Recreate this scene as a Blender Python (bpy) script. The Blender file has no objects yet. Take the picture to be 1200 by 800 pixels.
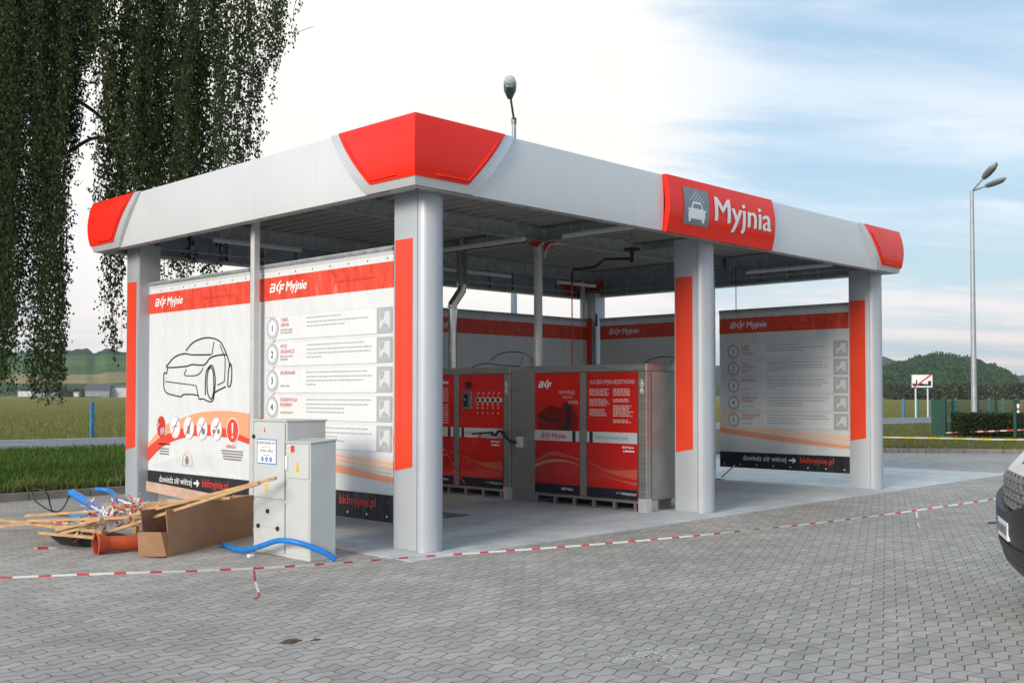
import bpy, bmesh, math, random
import numpy as np
from mathutils import Vector, Matrix, noise
from mathutils.geometry import tessellate_polygon
R = math.radians
rnd = random.Random(7)
S = bpy.context.scene
COL = S.collection

# ------------------------------------------------------------ camera
CX, CY, CH, YAW, PIT = -7.044, -8.214, 1.6, 0.7743, 0.0257
cam = bpy.data.cameras.new('camera'); cam.lens = 37.37; cam.sensor_width = 36; cam.shift_y = 0.0249
cam.clip_end = 9000; cam.clip_start = .05
camo = bpy.data.objects.new('camera', cam); COL.objects.link(camo)
camo.location = (CX, CY, CH); camo.rotation_euler = (math.pi/2+PIT, 0, YAW-math.pi/2)
S.camera = camo

# ------------------------------------------------------------ sky, sun, exposure
SUN_AZ = R(190)      # direction towards the sun, angle from +X (counter-clockwise)
SUN_EL = R(20)
w = bpy.data.worlds.new('World'); S.world = w; w.use_nodes = True
nt = w.node_tree; nt.nodes.clear()
def N(t, **k):
    n = nt.nodes.new(t)
    for a, b in k.items(): setattr(n, a, b)
    return n
def L(a, b): nt.links.new(a, b)
def MATH(op, a, b=None, c=None, clamp=False):
    n = N('ShaderNodeMath', operation=op); n.use_clamp = clamp
    for i, v in enumerate((a, b, c)):
        if v is None: continue
        if isinstance(v, (int, float)): n.inputs[i].default_value = v
        else: L(v, n.inputs[i])
    return n.outputs[0]
def build_world():
    out = N('ShaderNodeOutputWorld'); bg = N('ShaderNodeBackground'); bg.inputs[1].default_value = 0.1
    sky = N('ShaderNodeTexSky', sky_type='NISHITA'); sky.sun_disc = False
    sky.sun_elevation = SUN_EL
    sky.sun_rotation = math.atan2(math.cos(SUN_AZ), math.sin(SUN_AZ))
    sky.air_density = 1.3; sky.dust_density = 1.5; sky.ozone_density = 1.5
    tc = N('ShaderNodeTexCoord'); sep = N('ShaderNodeSeparateXYZ'); L(tc.outputs['Generated'], sep.inputs[0])
    x, y, z = sep.outputs
    zz = MATH('ADD', MATH('MAXIMUM', z, 0.0), 0.10)
    # cloud layer seen in perspective: direction / height, stretched along one axis
    ca, sa = math.cos(R(-38)), math.sin(R(-38))
    px = MATH('DIVIDE', MATH('ADD', MATH('MULTIPLY', x, ca), MATH('MULTIPLY', y, sa)), zz)
    py = MATH('DIVIDE', MATH('SUBTRACT', MATH('MULTIPLY', y, ca), MATH('MULTIPLY', x, sa)), zz)
    def clouds(sx, sy, off, det=7, rough=.55):
        cmb = N('ShaderNodeCombineXYZ'); L(MATH('MULTIPLY', px, sx), cmb.inputs[0]); L(MATH('MULTIPLY', py, sy), cmb.inputs[1]); cmb.inputs[2].default_value = off
        n = N('ShaderNodeTexNoise'); n.inputs['Scale'].default_value = 1.0; n.inputs['Detail'].default_value = det; n.inputs['Roughness'].default_value = rough; n.inputs['Distortion'].default_value = .35
        L(cmb.outputs[0], n.inputs['Vector']); return n.outputs['Fac']
    c1 = clouds(.33, .9, 3.1); c2 = clouds(1.1, 2.6, 8.7, 8, .6); c3 = clouds(.5, 1.1, 21.)
    # the thick bright bank of cloud, a region of the sky towards the north-east
    c = Vector((.60, .77, .25)).normalized()
    dot = MATH('ADD', MATH('ADD', MATH('MULTIPLY', x, c.x), MATH('MULTIPLY', y, c.y)), MATH('MULTIPLY', z, c.z))
    mr = N('ShaderNodeMapRange'); mr.interpolation_type = 'SMOOTHSTEP'
    L(dot, mr.inputs[0]); mr.inputs[1].default_value = .925; mr.inputs[2].default_value = 1.0
    bank = mr.outputs[0]
    # west and overhead: general thin overcast
    fac = MATH('ADD', MATH('MULTIPLY', c1, 1.5), MATH('MULTIPLY', c2, .95))
    fac = MATH('ADD', fac, MATH('MULTIPLY', bank, .62))
    mr2 = N('ShaderNodeMapRange'); mr2.interpolation_type = 'SMOOTHSTEP'
    L(fac, mr2.inputs[0]); mr2.inputs[1].default_value = 1.02; mr2.inputs[2].default_value = 1.52
    mask = mr2.outputs[0]
    # cloud colour: white above, cream-pink towards the horizon, greyer in the thick streaks
    ch = N('ShaderNodeValToRGB'); e = ch.color_ramp.elements
    e[0].position = 0.0; e[0].color = (.80, .67, .61, 1); e[1].position = .17; e[1].color = (.67, .735, .80, 1)
    L(z, ch.inputs[0])
    wh = N('ShaderNodeMix', data_type='RGBA'); L(MATH('MINIMUM', MATH('MULTIPLY', bank, 1.35), 1.0), wh.inputs[0]); L(ch.outputs[0], wh.inputs[6]); wh.inputs[7].default_value = (.82, .79, .74, 1)
    gm = N('ShaderNodeMix', data_type='RGBA'); gm.blend_type = 'MULTIPLY'
    L(MATH('MULTIPLY', MATH('SUBTRACT', c3, .42, clamp=True), 1.8, clamp=True), gm.inputs[0]); L(wh.outputs[2], gm.inputs[6]); gm.inputs[7].default_value = (.78, .83, .89, 1)
    # unseen cloud brightened to the west and darkened to the south to shape the light
    sf = MATH('ADD', 9.6, MATH('ADD', MATH('MULTIPLY', MATH('MINIMUM', y, 0.0), 3.4), MATH('MULTIPLY', MATH('MINIMUM', x, 0.0), -1.6)))
    cs = N('ShaderNodeCombineXYZ'); [L(sf, cs.inputs[i]) for i in range(3)]
    sc = N('ShaderNodeMix', data_type='RGBA'); sc.blend_type = 'MULTIPLY'; sc.inputs[0].default_value = 1
    L(gm.outputs[2], sc.inputs[6]); L(cs.outputs[0], sc.inputs[7])
    # pale blue between the clouds: the physical sky, whitened by thin high haze
    hz = N('ShaderNodeMix', data_type='RGBA'); hz.inputs[0].default_value = .62; L(sky.outputs[0], hz.inputs[6]); hz.inputs[7].default_value = (3.5, 5.05, 6.7, 1)
    fin = N('ShaderNodeMix', data_type='RGBA'); L(mask, fin.inputs[0]); L(hz.outputs[2], fin.inputs[6]); L(sc.outputs[2], fin.inputs[7])
    L(fin.outputs[2], bg.inputs[0]); L(bg.outputs[0], out.inputs[0])
build_world()
sun = bpy.data.lights.new('sun', 'SUN'); sun.energy = 2.2; sun.angle = R(22); sun.color = (1, .9, .78)
suno = bpy.data.objects.new('sun', sun); COL.objects.link(suno)
sd = Vector((math.cos(SUN_AZ)*math.cos(SUN_EL), math.sin(SUN_AZ)*math.cos(SUN_EL), math.sin(SUN_EL)))
suno.rotation_euler = sd.to_track_quat('Z', 'Y').to_euler(); suno.location = (0, 0, 30)
S.view_settings.view_transform = 'Standard'; S.view_settings.look = 'None'; S.view_settings.gamma = 1
S.view_settings.use_curve_mapping = False; S.view_settings.exposure = 0.52

# ------------------------------------------------------------ helpers
WL = {}
def tag(o, label=None, cat=None, group=None, kind=None):
    if label: o['label'] = label
    if cat: o['category'] = cat
    if group: o['group'] = group
    if kind: o['kind'] = kind
    return o
def thing(name, loc, label, cat, group=None):
    o = bpy.data.objects.new(name, None); COL.objects.link(o); o.location = loc
    o.empty_display_size = .2; WL[o] = Vector(loc)
    return tag(o, label, cat, group)
class MB:
    """collects faces of several materials and links them as ONE mesh object"""
    def __init__(s): s.v = []; s.f = []; s.m = []; s.mats = []
    def mi(s, m):
        if m not in s.mats: s.mats.append(m)
        return s.mats.index(m)
    def poly(s, pts, m):
        b = len(s.v); s.v += [tuple(p) for p in pts]; s.f.append(tuple(range(b, b+len(pts)))); s.m.append(s.mi(m))
    def raw(s, vs, fs, m):
        b = len(s.v); s.v += [tuple(p) for p in vs]; k = s.mi(m)
        for f in fs: s.f.append(tuple(b+i for i in f)); s.m.append(k)
    def box(s, x0, x1, y0, y1, z0, z1, m):
        s.raw([(x0,y0,z0),(x1,y0,z0),(x1,y1,z0),(x0,y1,z0),(x0,y0,z1),(x1,y0,z1),(x1,y1,z1),(x0,y1,z1)],
              [(0,3,2,1),(4,5,6,7),(0,1,5,4),(1,2,6,5),(2,3,7,6),(3,0,4,7)], m); return s
    def bar(s, a, b, w, h, m, up=(0,0,1)):
        a = Vector(a); b = Vector(b); d = (b-a).normalized(); u = Vector(up)
        sd = d.cross(u)
        if sd.length < 1e-4: sd = d.cross(Vector((1,0,0)))
        sd.normalize(); u = sd.cross(d); vs = []
        for p in (a, b):
            for i, j in ((-1,-1),(1,-1),(1,1),(-1,1)): vs.append(p+sd*w/2*i+u*h/2*j)
        s.raw(vs, [(0,1,2,3),(4,7,6,5),(0,4,5,1),(1,5,6,2),(2,6,7,3),(3,7,4,0)], m); return s
    def tube(s, pts, r, m, n=10, cap=True, r1=None):
        pts = [Vector(p) for p in pts]; k = len(pts); vs = []; fs = []
        ref = None
        for i, p in enumerate(pts):
            d = (pts[min(i+1,k-1)]-pts[max(i-1,0)]).normalized()
            if ref is None:
                ref = d.orthogonal().normalized()
            ref = (ref-d*ref.dot(d)).normalized(); q = d.cross(ref)
            rr = r if r1 is None else r+(r1-r)*i/(k-1)
            if isinstance(r, (list, tuple)): rr = r[i]
            for j in range(n):
                a = 2*math.pi*j/n; vs.append(p+ref*math.cos(a)*rr+q*math.sin(a)*rr)
        for i in range(k-1):
            for j in range(n):
                a = i*n+j; b = i*n+(j+1)%n; fs.append((a, b, b+n, a+n))
        if cap: fs.append(tuple(range(n-1,-1,-1))); fs.append(tuple((k-1)*n+j for j in range(n)))
        s.raw(vs, fs, m); return s
    def prism(s, pts, z0, z1, m):
        n = len(pts); vs = [(x,y,z0) for x,y in pts]+[(x,y,z1) for x,y in pts]
        s.raw(vs, [tuple(range(n-1,-1,-1)), tuple(range(n,2*n))]+[(i,(i+1)%n,n+(i+1)%n,n+i) for i in range(n)], m); return s
    def build(s, name, parent=None, smooth=False, bevel=0, origin=None):
        me = bpy.data.meshes.new(name)
        vs = np.array(s.v, float).reshape(-1,3)
        c = Vector(((vs.min(0)+vs.max(0))/2).tolist()) if origin is None else Vector(origin)
        if origin is None: c.z = float(vs[:,2].min())
        me.from_pydata((vs-np.array(c)).tolist(), [], s.f); 
        for m in s.mats: me.materials.append(m)
        me.polygons.foreach_set('material_index', s.m)
        if smooth: me.polygons.foreach_set('use_smooth', [True]*len(me.polygons))
        me.update()
        o = bpy.data.objects.new(name, me); COL.objects.link(o); WL[o] = c.copy()
        if parent is not None: o.parent = parent; o.location = c-WL[parent]
        else: o.location = c
        if smooth == 'auto':
            md = o.modifiers.new('edge', 'EDGE_SPLIT'); md.split_angle = R(35)
        if bevel:
            md = o.modifiers.new('bevel', 'BEVEL'); md.width = bevel; md.segments = 2; md.limit_method = 'ANGLE'
        return o
def bez(pts, n=6):
    """Catmull-Rom through the points (any dimension)"""
    P = [Vector(p) for p in pts]; P = [P[0]*2-P[1]]+P+[P[-1]*2-P[-2]]; out = []
    for i in range(1, len(P)-2):
        a, b, c, d = P[i-1:i+3]
        for k in range(n):
            t = k/n
            out.append(.5*((2*b)+(c-a)*t+(2*a-5*b+4*c-d)*t*t+(3*b-3*c+d-a)*t**3))
    out.append(P[-2]); return out
class Plane:
    """a drawing surface: u to the right, v up, layers lifted along the normal"""
    def __init__(s, O, U, V=(0,0,1), lift=.004): s.O = Vector(O); s.U = Vector(U); s.V = Vector(V); s.Nn = s.U.cross(s.V).normalized(); s.lift = lift; s.fn = None
    def p(s, u, v, l=0):
        q = s.O+s.U*u+s.V*v+s.Nn*(s.lift+.0016*l)
        if s.fn: q = q+s.Nn*s.fn(u, v)
        return q
    def rect(s, mb, u0, v0, u1, v1, m, l=0): mb.poly([s.p(u0,v0,l), s.p(u1,v0,l), s.p(u1,v1,l), s.p(u0,v1,l)], m)
    def poly(s, mb, pts, m, l=0):
        tri = tessellate_polygon([[Vector((a_, b_, 0)) for a_, b_ in pts]])
        vs, fs = list(pts), [tuple(t) for t in tri]
        if s.fn: vs, fs = sliced(vs, fs, .03)
        fs = [f if area2(vs, f) > 0 else f[::-1] for f in fs]
        mb.raw([s.p(a_,b_,l) for a_,b_ in vs], fs, m)
    def disc(s, mb, u, v, r, m, l=0, n=20, ry=None): mb.poly([s.p(u+r*math.cos(2*math.pi*i/n), v+(ry or r)*math.sin(2*math.pi*i/n), l) for i in range(n)], m)
    def stroke(s, mb, pts, wd, m, l=0, curve=True):
        P = bez([Vector(p).to_3d() for p in pts], 5) if curve and len(pts) > 2 else [Vector(p).to_3d() for p in pts]
        n = len(P); Lf = []; Rt = []
        for i, p in enumerate(P):
            d = (P[min(i+1,n-1)]-P[max(i-1,0)]); d.normalize(); q = Vector((-d.y, d.x, 0))*wd/2
            Lf.append(p+q); Rt.append(p-q)
        vs = [s.p(a.x,a.y,l) for a in Lf]+[s.p(a.x,a.y,l) for a in Rt]
        mb.raw(vs, [(n+i, n+i+1, i+1, i) for i in range(n-1)], m)
    def band(s, mb, top, bot, m, l=0, k=6):
        A = bez([Vector(p).to_3d() for p in top], k); B = bez([Vector(p).to_3d() for p in bot], k)
        n = min(len(A), len(B)); vs = [s.p(a.x,a.y,l) for a in A[:n]]+[s.p(a.x,a.y,l) for a in B[:n]]
        mb.raw(vs, [(n+i, n+i+1, i+1, i) for i in range(n-1)], m)
    def text(s, mb, txt, u, v, h, m, l=1, shear=0, bold=0, sx=1, align='LEFT', rot=0):
        vs, fs = glyphs(txt, shear, 0, align)
        if s.fn: vs, fs = sliced(vs, fs, .09)
        k = 1 if bold == 0 else (2 if bold < .016 else 3)       # heavier lettering: the same glyphs again, shifted a little
        for j in range(k):
            du = (j-(k-1)/2)*bold*1.6*h/ (1 if k < 3 else 1)
            mb.raw([s.p(u+du+a*sx*h, v+(b+(j-(k-1)/2)*bold*.5)*h, l+j*.35) for a, b in vs], fs, m)
    def greek(s, mb, u0, v, u1, h, m, l=1, rg=rnd):
        u = u0
        while u < u1-.01:
            wl = min(rg.uniform(.02,.09), u1-u); s.rect(mb, u, v, u+wl, v+h, m, l); u += wl+.012
_g = {}
def area2(vs, f): return sum(vs[f[i]][0]*vs[f[(i+1)%len(f)]][1]-vs[f[(i+1)%len(f)]][0]*vs[f[i]][1] for i in range(len(f)))
def sliced(vs, fs, step):
    bm = bmesh.new(); V = [bm.verts.new((a, b, 0)) for a, b in vs]
    for f in fs:
        try: bm.faces.new([V[i] for i in f])
        except ValueError: pass
    y0 = min(b for a, b in vs); y1 = max(b for a, b in vs); y = math.floor(y0/step)*step+step
    while y < y1:
        bmesh.ops.bisect_plane(bm, geom=bm.verts[:]+bm.edges[:]+bm.faces[:], plane_co=(0,y,0), plane_no=(0,1,0)); y += step
    bm.verts.index_update(); o = [(v.co.x, v.co.y) for v in bm.verts], [tuple(v.index for v in f.verts) for f in bm.faces]
    bm.free(); return o
def glyphs(txt, shear, bold, align):
    k = (txt, shear, bold, align)
    if k not in _g:
        cu = bpy.data.curves.new('t', 'FONT'); cu.body = txt; cu.size = 1.38; cu.shear = shear; cu.offset = bold; cu.align_x = align; cu.resolution_u = 3
        o = bpy.data.objects.new('t', cu); COL.objects.link(o); bpy.context.view_layer.update()
        dg = bpy.context.evaluated_depsgraph_get(); me = bpy.data.meshes.new_from_object(o.evaluated_get(dg))
        _g[k] = ([(p.co.x, p.co.y) for p in me.vertices], [tuple(f.vertices) for f in me.polygons])
        bpy.data.objects.remove(o); bpy.data.curves.remove(cu); bpy.data.meshes.remove(me)
    return _g[k]

# ------------------------------------------------------------ materials
def mat(name, col, rough=.5, metal=0, var=0, vscale=3, bump=0, bscale=40, spec=.5, col2=None, coat=0, trans=0, stretch=None):
    m = bpy.data.materials.new(name); m.use_nodes = True; t = m.node_tree; b = t.nodes['Principled BSDF']
    b.inputs['Base Color'].default_value = (*col, 1); b.inputs['Roughness'].default_value = rough; b.inputs['Metallic'].default_value = metal
    b.inputs['Specular IOR Level'].default_value = spec; b.inputs['Coat Weight'].default_value = coat; b.inputs['Coat Roughness'].default_value = .05
    tc = t.nodes.new('ShaderNodeNewGeometry'); vec = tc.outputs['Position']
    if stretch:
        mp = t.nodes.new('ShaderNodeMapping'); mp.inputs['Scale'].default_value = stretch; t.links.new(vec, mp.inputs[0]); vec = mp.outputs[0]
    if var or col2:
        n = t.nodes.new('ShaderNodeTexNoise'); n.inputs['Scale'].default_value = vscale; n.inputs['Detail'].default_value = 6; t.links.new(vec, n.inputs['Vector'])
        mr = t.nodes.new('ShaderNodeMapRange'); mr.inputs[1].default_value = .3; mr.inputs[2].default_value = .7; t.links.new(n.outputs[0], mr.inputs[0])
        mx = t.nodes.new('ShaderNodeMix'); mx.data_type = 'RGBA'; t.links.new(mr.outputs[0], mx.inputs[0])
        mx.inputs[6].default_value = (*[c*(1-var) for c in col], 1); mx.inputs[7].default_value = (*(col2 or [min(1, c*(1+var)) for c in col]), 1)
        t.links.new(mx.outputs[2], b.inputs['Base Color'])
        rr = t.nodes.new('ShaderNodeMapRange'); rr.inputs[3].default_value = max(0, rough*.85); rr.inputs[4].default_value = min(1, rough*1.2); t.links.new(n.outputs[0], rr.inputs[0]); t.links.new(rr.outputs[0], b.inputs['Roughness'])
    if bump:
        n2 = t.nodes.new('ShaderNodeTexNoise'); n2.inputs['Scale'].default_value = bscale; n2.inputs['Detail'].default_value = 4; t.links.new(vec, n2.inputs['Vector'])
        bp = t.nodes.new('ShaderNodeBump'); bp.inputs['Strength'].default_value = bump; bp.inputs['Distance'].default_value = .02; t.links.new(n2.outputs[0], bp.inputs['Height']); t.links.new(bp.outputs[0], b.inputs['Normal'])
    return m
M = {}
M['panel'] = mat('silver_panel', (.68,.69,.70), .30, .2, .04, .9, .10, 1.6, coat=.25)
M['column'] = mat('column_paint', (.43,.46,.50), .38, .15, .04, 1.5, .015, 6)
M['seam'] = mat('seam_dark', (.12,.13,.14), .7)
M['red'] = mat('glossy_red', (.88,.024,.010), .18, 0, .04, 2, .05, 2, spec=.25, coat=.10)
M['redmat'] = mat('red_stripe', (.74,.055,.02), .35, 0, .05, 3, .02, 8)
M['frame'] = mat('silver_frame', (.62,.64,.66), .26, .35, .03, 3)
M['galv'] = mat('galvanised_steel', (.44,.47,.48), .45, .6, .22, 9, .03, 30)
M['galvd'] = mat('roof_steel', (.46,.46,.44), .5, .3, .07, 3)
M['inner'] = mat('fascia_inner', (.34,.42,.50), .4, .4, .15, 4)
M['post'] = mat('post_paint', (.60,.61,.60), .4, .2, .06, 6)
M['stain'] = mat('brushed_stainless', (.42,.41,.39), .42, .85, .14, 2.2, .05, 120, stretch=(1,1,14))
M['stainp'] = mat('polished_stainless', (.55,.54,.52), .16, 1, .1, 4)
M['white'] = mat('print_white', (.80,.82,.83), .45, 0)
M['pwhite'] = mat('paper_white', (.82,.83,.82), .5)
M['text'] = mat('print_text_grey', (.20,.21,.22), .5)
M['grey'] = mat('print_grey', (.40,.42,.44), .5)
M['lgrey'] = mat('print_light_grey', (.62,.64,.65), .5)
M['black'] = mat('black_plastic', (.018,.018,.02), .45, 0, .2, 20)
M['rubber'] = mat('rubber', (.02,.02,.02), .75, 0, .3, 15, .1, 80)
M['tred'] = mat('print_red', (.62,.03,.02), .5)
M['orange'] = mat('print_orange', (.86,.36,.20), .5)
M['porange'] = mat('print_pale_orange', (.86,.62,.48), .5)
M['pred'] = mat('print_swoosh_red', (.72,.06,.03), .5)
M['dslate'] = mat('sign_slate', (.16,.21,.25), .3, coat=.3)
M['cab'] = mat('cabinet_grey', (.54,.56,.55), .42, 0, .05, 4, .03, 20)
M['yellow'] = mat('warning_yellow', (.75,.5,.02), .5)
M['blue'] = mat('blue_conduit', (.01,.20,.62), .38, 0, .15, 8)
M['bluepost'] = mat('blue_post_paint', (.045,.19,.34), .6, 0, .2, 6)
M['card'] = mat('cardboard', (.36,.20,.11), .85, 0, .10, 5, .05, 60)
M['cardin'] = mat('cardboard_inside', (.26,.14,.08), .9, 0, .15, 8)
M['wood'] = mat('raw_timber', (.50,.31,.15), .75, 0, .28, 7, .15, 60, stretch=(1,1,5))
M['pinkwood'] = mat('pale_timber', (.55,.36,.27), .75, 0, .15, 7, .1, 60)
M['pvc'] = mat('orange_pvc', (.62,.10,.035), .38, 0, .15, 7)
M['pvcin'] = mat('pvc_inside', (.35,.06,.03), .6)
M['tapew'] = mat('tape_white', (.70,.68,.65), .5)
M['taper'] = mat('tape_red', (.60,.055,.05), .5)
M['tapey'] = mat('tape_yellow', (.72,.58,.06), .5)
M['green'] = mat('fence_green', (.008,.06,.04), .7, 0, .1, 5)
M['lamp'] = mat('lamp_housing', (.33,.36,.37), .45, .3, .1, 8)
M['lampd'] = mat('lamp_underside', (.16,.18,.18), .4, .2)
M['glassl'] = mat('lamp_glass', (.42,.52,.55), .15, 0, coat=.6)
M['galvp'] = mat('lamp_pole', (.38,.41,.45), .5, .4, .12, 5)
M['vwhite'] = mat('car_white_paint', (.82,.83,.83), .30, 0, .0, 3, coat=.3)
M['vblack'] = mat('car_black_trim', (.030,.031,.034), .42, 0, .1, 12)
M['vgrille'] = mat('car_grille', (.20,.205,.21), .35, .4, .1, 40)
M['vglass'] = mat('car_glass', (.02,.025,.03), .05, 0, coat=.5)
M['vchrome'] = mat('car_chrome', (.7,.7,.7), .12, 1)
M['lens'] = mat('lamp_lens', (.55,.56,.58), .08, .3, coat=.8)
M['kerb'] = mat('kerb_concrete', (.22,.20,.18), .85, 0, .22, 4, .2, 40)
M['asphalt'] = mat('asphalt', (.17,.18,.19), .85, 0, .12, 1.2, .2, 80)
M['line'] = mat('road_paint', (.62,.63,.63), .7, 0, .1, 3)
M['soil'] = mat('verge_soil', (.055,.085,.018), .95, 0, .3, 2, .4, 12, col2=(.10,.10,.035))
M['grate'] = mat('drain_grate', (.07,.07,.07), .6, .5, .2, 20)
M['wallw'] = mat('farm_wall_white', (.48,.49,.48), .8, 0, .08, .6)
M['wallg'] = mat('farm_wall_grey', (.22,.24,.25), .8, 0, .1, .6)
M['roofd'] = mat('farm_roof_dark', (.09,.09,.10), .8, 0, .1, .6)
M['roofr'] = mat('roof_red', (.42,.17,.11), .8, 0, .1, .4)
M['roofg'] = mat('roof_grey', (.35,.37,.38), .7, 0, .1, .4)
M['dark'] = mat('dark_opening', (.03,.03,.035), .5)
M['debris'] = mat('debris', (.10,.065,.04), .9, 0, .3, 30)

def node_mat(name):
    m = bpy.data.materials.new(name); m.use_nodes = True; t = m.node_tree
    return m, t, t.nodes['Principled BSDF']
def tm(t, op, a, b=None, clamp=False):
    n = t.nodes.new('ShaderNodeMath'); n.operation = op; n.use_clamp = clamp
    for i, v in enumerate((a, b)):
        if v is None: continue
        if isinstance(v, (int, float)): n.inputs[i].default_value = v
        else: t.links.new(v, n.inputs[i])
    return n.outputs[0]
def tnoise(t, vec, sc, det=5, rough=.55, lo=.3, hi=.7, a=0., b=1.):
    n = t.nodes.new('ShaderNodeTexNoise'); n.inputs['Scale'].default_value = sc; n.inputs['Detail'].default_value = det; n.inputs['Roughness'].default_value = rough; t.links.new(vec, n.inputs['Vector'])
    mr = t.nodes.new('ShaderNodeMapRange'); t.links.new(n.outputs[0], mr.inputs[0])
    for i, v in enumerate((lo, hi, a, b)): mr.inputs[i+1].default_value = v
    return mr.outputs[0]
def tmix(t, f, a, b, mode='MIX'):
    n = t.nodes.new('ShaderNodeMix'); n.data_type = 'RGBA'; n.blend_type = mode
    for i, v in ((0, f), (6, a), (7, b)):
        if isinstance(v, (int, float)): n.inputs[i].default_value = v
        elif isinstance(v, tuple): n.inputs[i].default_value = (*v, 1)
        else: t.links.new(v, n.inputs[i])
    return n.outputs[2]
def pavers(name, bw, rh, amp, c1, c2, cm, mort=.006, tint=None, stain=.5):
    m, t, b = node_mat(name); g = t.nodes.new('ShaderNodeNewGeometry').outputs['Position']
    sp = t.nodes.new('ShaderNodeSeparateXYZ'); t.links.new(g, sp.inputs[0]); x, y, z = sp.outputs
    if amp:
        tri = tm(t, 'PINGPONG', x, bw/2)                   # zigzag long joints
        y2 = tm(t, 'ADD', y, tm(t, 'MULTIPLY', tri, amp*4/bw))
        x2 = tm(t, 'ADD', x, tm(t, 'MULTIPLY', tm(t, 'PINGPONG', tm(t, 'ADD', y2, rh/2), rh), .16))
    else: x2, y2 = x, y
    cb = t.nodes.new('ShaderNodeCombineXYZ'); t.links.new(x2, cb.inputs[0]); t.links.new(y2, cb.inputs[1])
    br = t.nodes.new('ShaderNodeTexBrick'); t.links.new(cb.outputs[0], br.inputs['Vector'])
    br.inputs['Scale'].default_value = 1; br.inputs['Brick Width'].default_value = bw; br.inputs['Row Height'].default_value = rh
    br.inputs['Mortar Size'].default_value = mort; br.inputs['Mortar Smooth'].default_value = .6; br.inputs['Bias'].default_value = 0
    br.inputs['Color1'].default_value = (*c1,1); br.inputs['Color2'].default_value = (*c2,1); br.inputs['Mortar'].default_value = (*cm,1)
    big = tnoise(t, g, .35, 5, .6, .3, .7, .82, 1.12)
    mid = tnoise(t, g, 2.6, 6, .65, .25, .75, .80, 1.14)
    fine = tnoise(t, g, 90, 3, .6, .3, .7, .90, 1.08)
    f = tm(t, 'MULTIPLY', tm(t, 'MULTIPLY', big, mid), fine)
    cc = t.nodes.new('ShaderNodeCombineXYZ'); [t.links.new(f, cc.inputs[i]) for i in range(3)]
    col = tmix(t, 1., br.outputs['Color'], cc.outputs[0], 'MULTIPLY')
    red = tnoise(t, g, 7, 3, .5, .62, .74, 0, .45)
    col = tmix(t, red, col, (.30,.23,.19))
    sf = tnoise(t, g, 1.1, 7, .7, .63, .78, 0, stain)
    col = tmix(t, sf, col, (.13,.12,.11))
    t.links.new(col, b.inputs['Base Color']); b.inputs['Roughness'].default_value = .82; b.inputs['Specular IOR Level'].default_value = .35
    bp = t.nodes.new('ShaderNodeBump'); bp.inputs['Strength'].default_value = .8; bp.inputs['Distance'].default_value = .006
    hgt = tm(t, 'ADD', tm(t, 'MULTIPLY', br.outputs['Fac'], -1.), tm(t, 'MULTIPLY', fine, .8)); t.links.new(hgt, bp.inputs['Height']); t.links.new(bp.outputs[0], b.inputs['Normal'])
    return m
M['paver'] = pavers('zigzag_pavers', .215, .100, .022, (.47,.442,.40), (.375,.356,.325), (.15,.118,.09), .0052)
M['pad'] = pavers('pad_slabs', .40, .20, 0, (.60,.62,.61), (.55,.57,.565), (.44,.45,.44), .004, stain=.3)
def field_mat():
    m, t, b = node_mat('meadow'); g = t.nodes.new('ShaderNodeNewGeometry').outputs['Position']
    mp = t.nodes.new('ShaderNodeMapping'); mp.inputs['Scale'].default_value = (.012,.05,1); mp.inputs['Rotation'].default_value = (0,0,R(45)); t.links.new(g, mp.inputs[0])
    f1 = tnoise(t, mp.outputs[0], 1.5, 5, .6, .3, .7)
    f2 = tnoise(t, g, 1.4, 8, .75, .3, .7)
    c = tmix(t, f1, (.19,.215,.04), (.29,.235,.08)); c = tmix(t, tm(t,'MULTIPLY',f2,.5), c, (.10,.13,.022))
    f3 = tnoise(t, mp.outputs[0], 5, 6, .6, .5, .75, 0, .6); c = tmix(t, f3, c, (.27,.21,.09))
    t.links.new(c, b.inputs['Base Color']); b.inputs['Roughness'].default_value = 1; b.inputs['Specular IOR Level'].default_value = .1
    bp = t.nodes.new('ShaderNodeBump'); bp.inputs['Strength'].default_value = 1; bp.inputs['Distance'].default_value = .25; t.links.new(f2, bp.inputs['Height']); t.links.new(bp.outputs[0], b.inputs['Normal'])
    return m
M['field'] = field_mat()
def blade_mat(name, cols, sc=.8, tr=.25):
    m, t, b = node_mat(name); g = t.nodes.new('ShaderNodeNewGeometry')
    f = tnoise(t, g.outputs['Position'], sc, 4, .6, .35, .65); rp = g.outputs['Random Per Island']
    c = tmix(t, f, cols[0], cols[1]); c = tmix(t, tm(t,'MULTIPLY',rp,.7), c, cols[2])
    t.links.new(c, b.inputs['Base Color']); b.inputs['Roughness'].default_value = .6; b.inputs['Specular IOR Level'].default_value = .25
    tr_ = t.nodes.new('ShaderNodeBsdfTranslucent'); t.links.new(c, tr_.inputs[0]); mx = t.nodes.new('ShaderNodeMixShader'); mx.inputs[0].default_value = tr
    o = t.nodes['Material Output']; t.links.new(b.outputs[0], mx.inputs[1]); t.links.new(tr_.outputs[0], mx.inputs[2]); t.links.new(mx.outputs[0], o.inputs[0])
    return m
M['blade'] = blade_mat('grass_blades', ((.062,.135,.012), (.105,.175,.018), (.04,.085,.012)))
M['dryblade'] = blade_mat('dry_grass_blades', ((.15,.17,.05), (.22,.19,.09), (.08,.11,.025)))
M['mblade'] = blade_mat('meadow_blades', ((.19,.21,.04), (.26,.22,.07), (.13,.17,.03)), .15)
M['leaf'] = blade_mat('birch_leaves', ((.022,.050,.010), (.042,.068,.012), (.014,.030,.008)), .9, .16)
M['leaflit'] = blade_mat('birch_leaves_lit_copy', ((.050,.085,.014), (.065,.085,.016), (.03,.055,.01)), .7, .3)  # lit copy of the birch leaves, sunlight put into the colour
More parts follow.
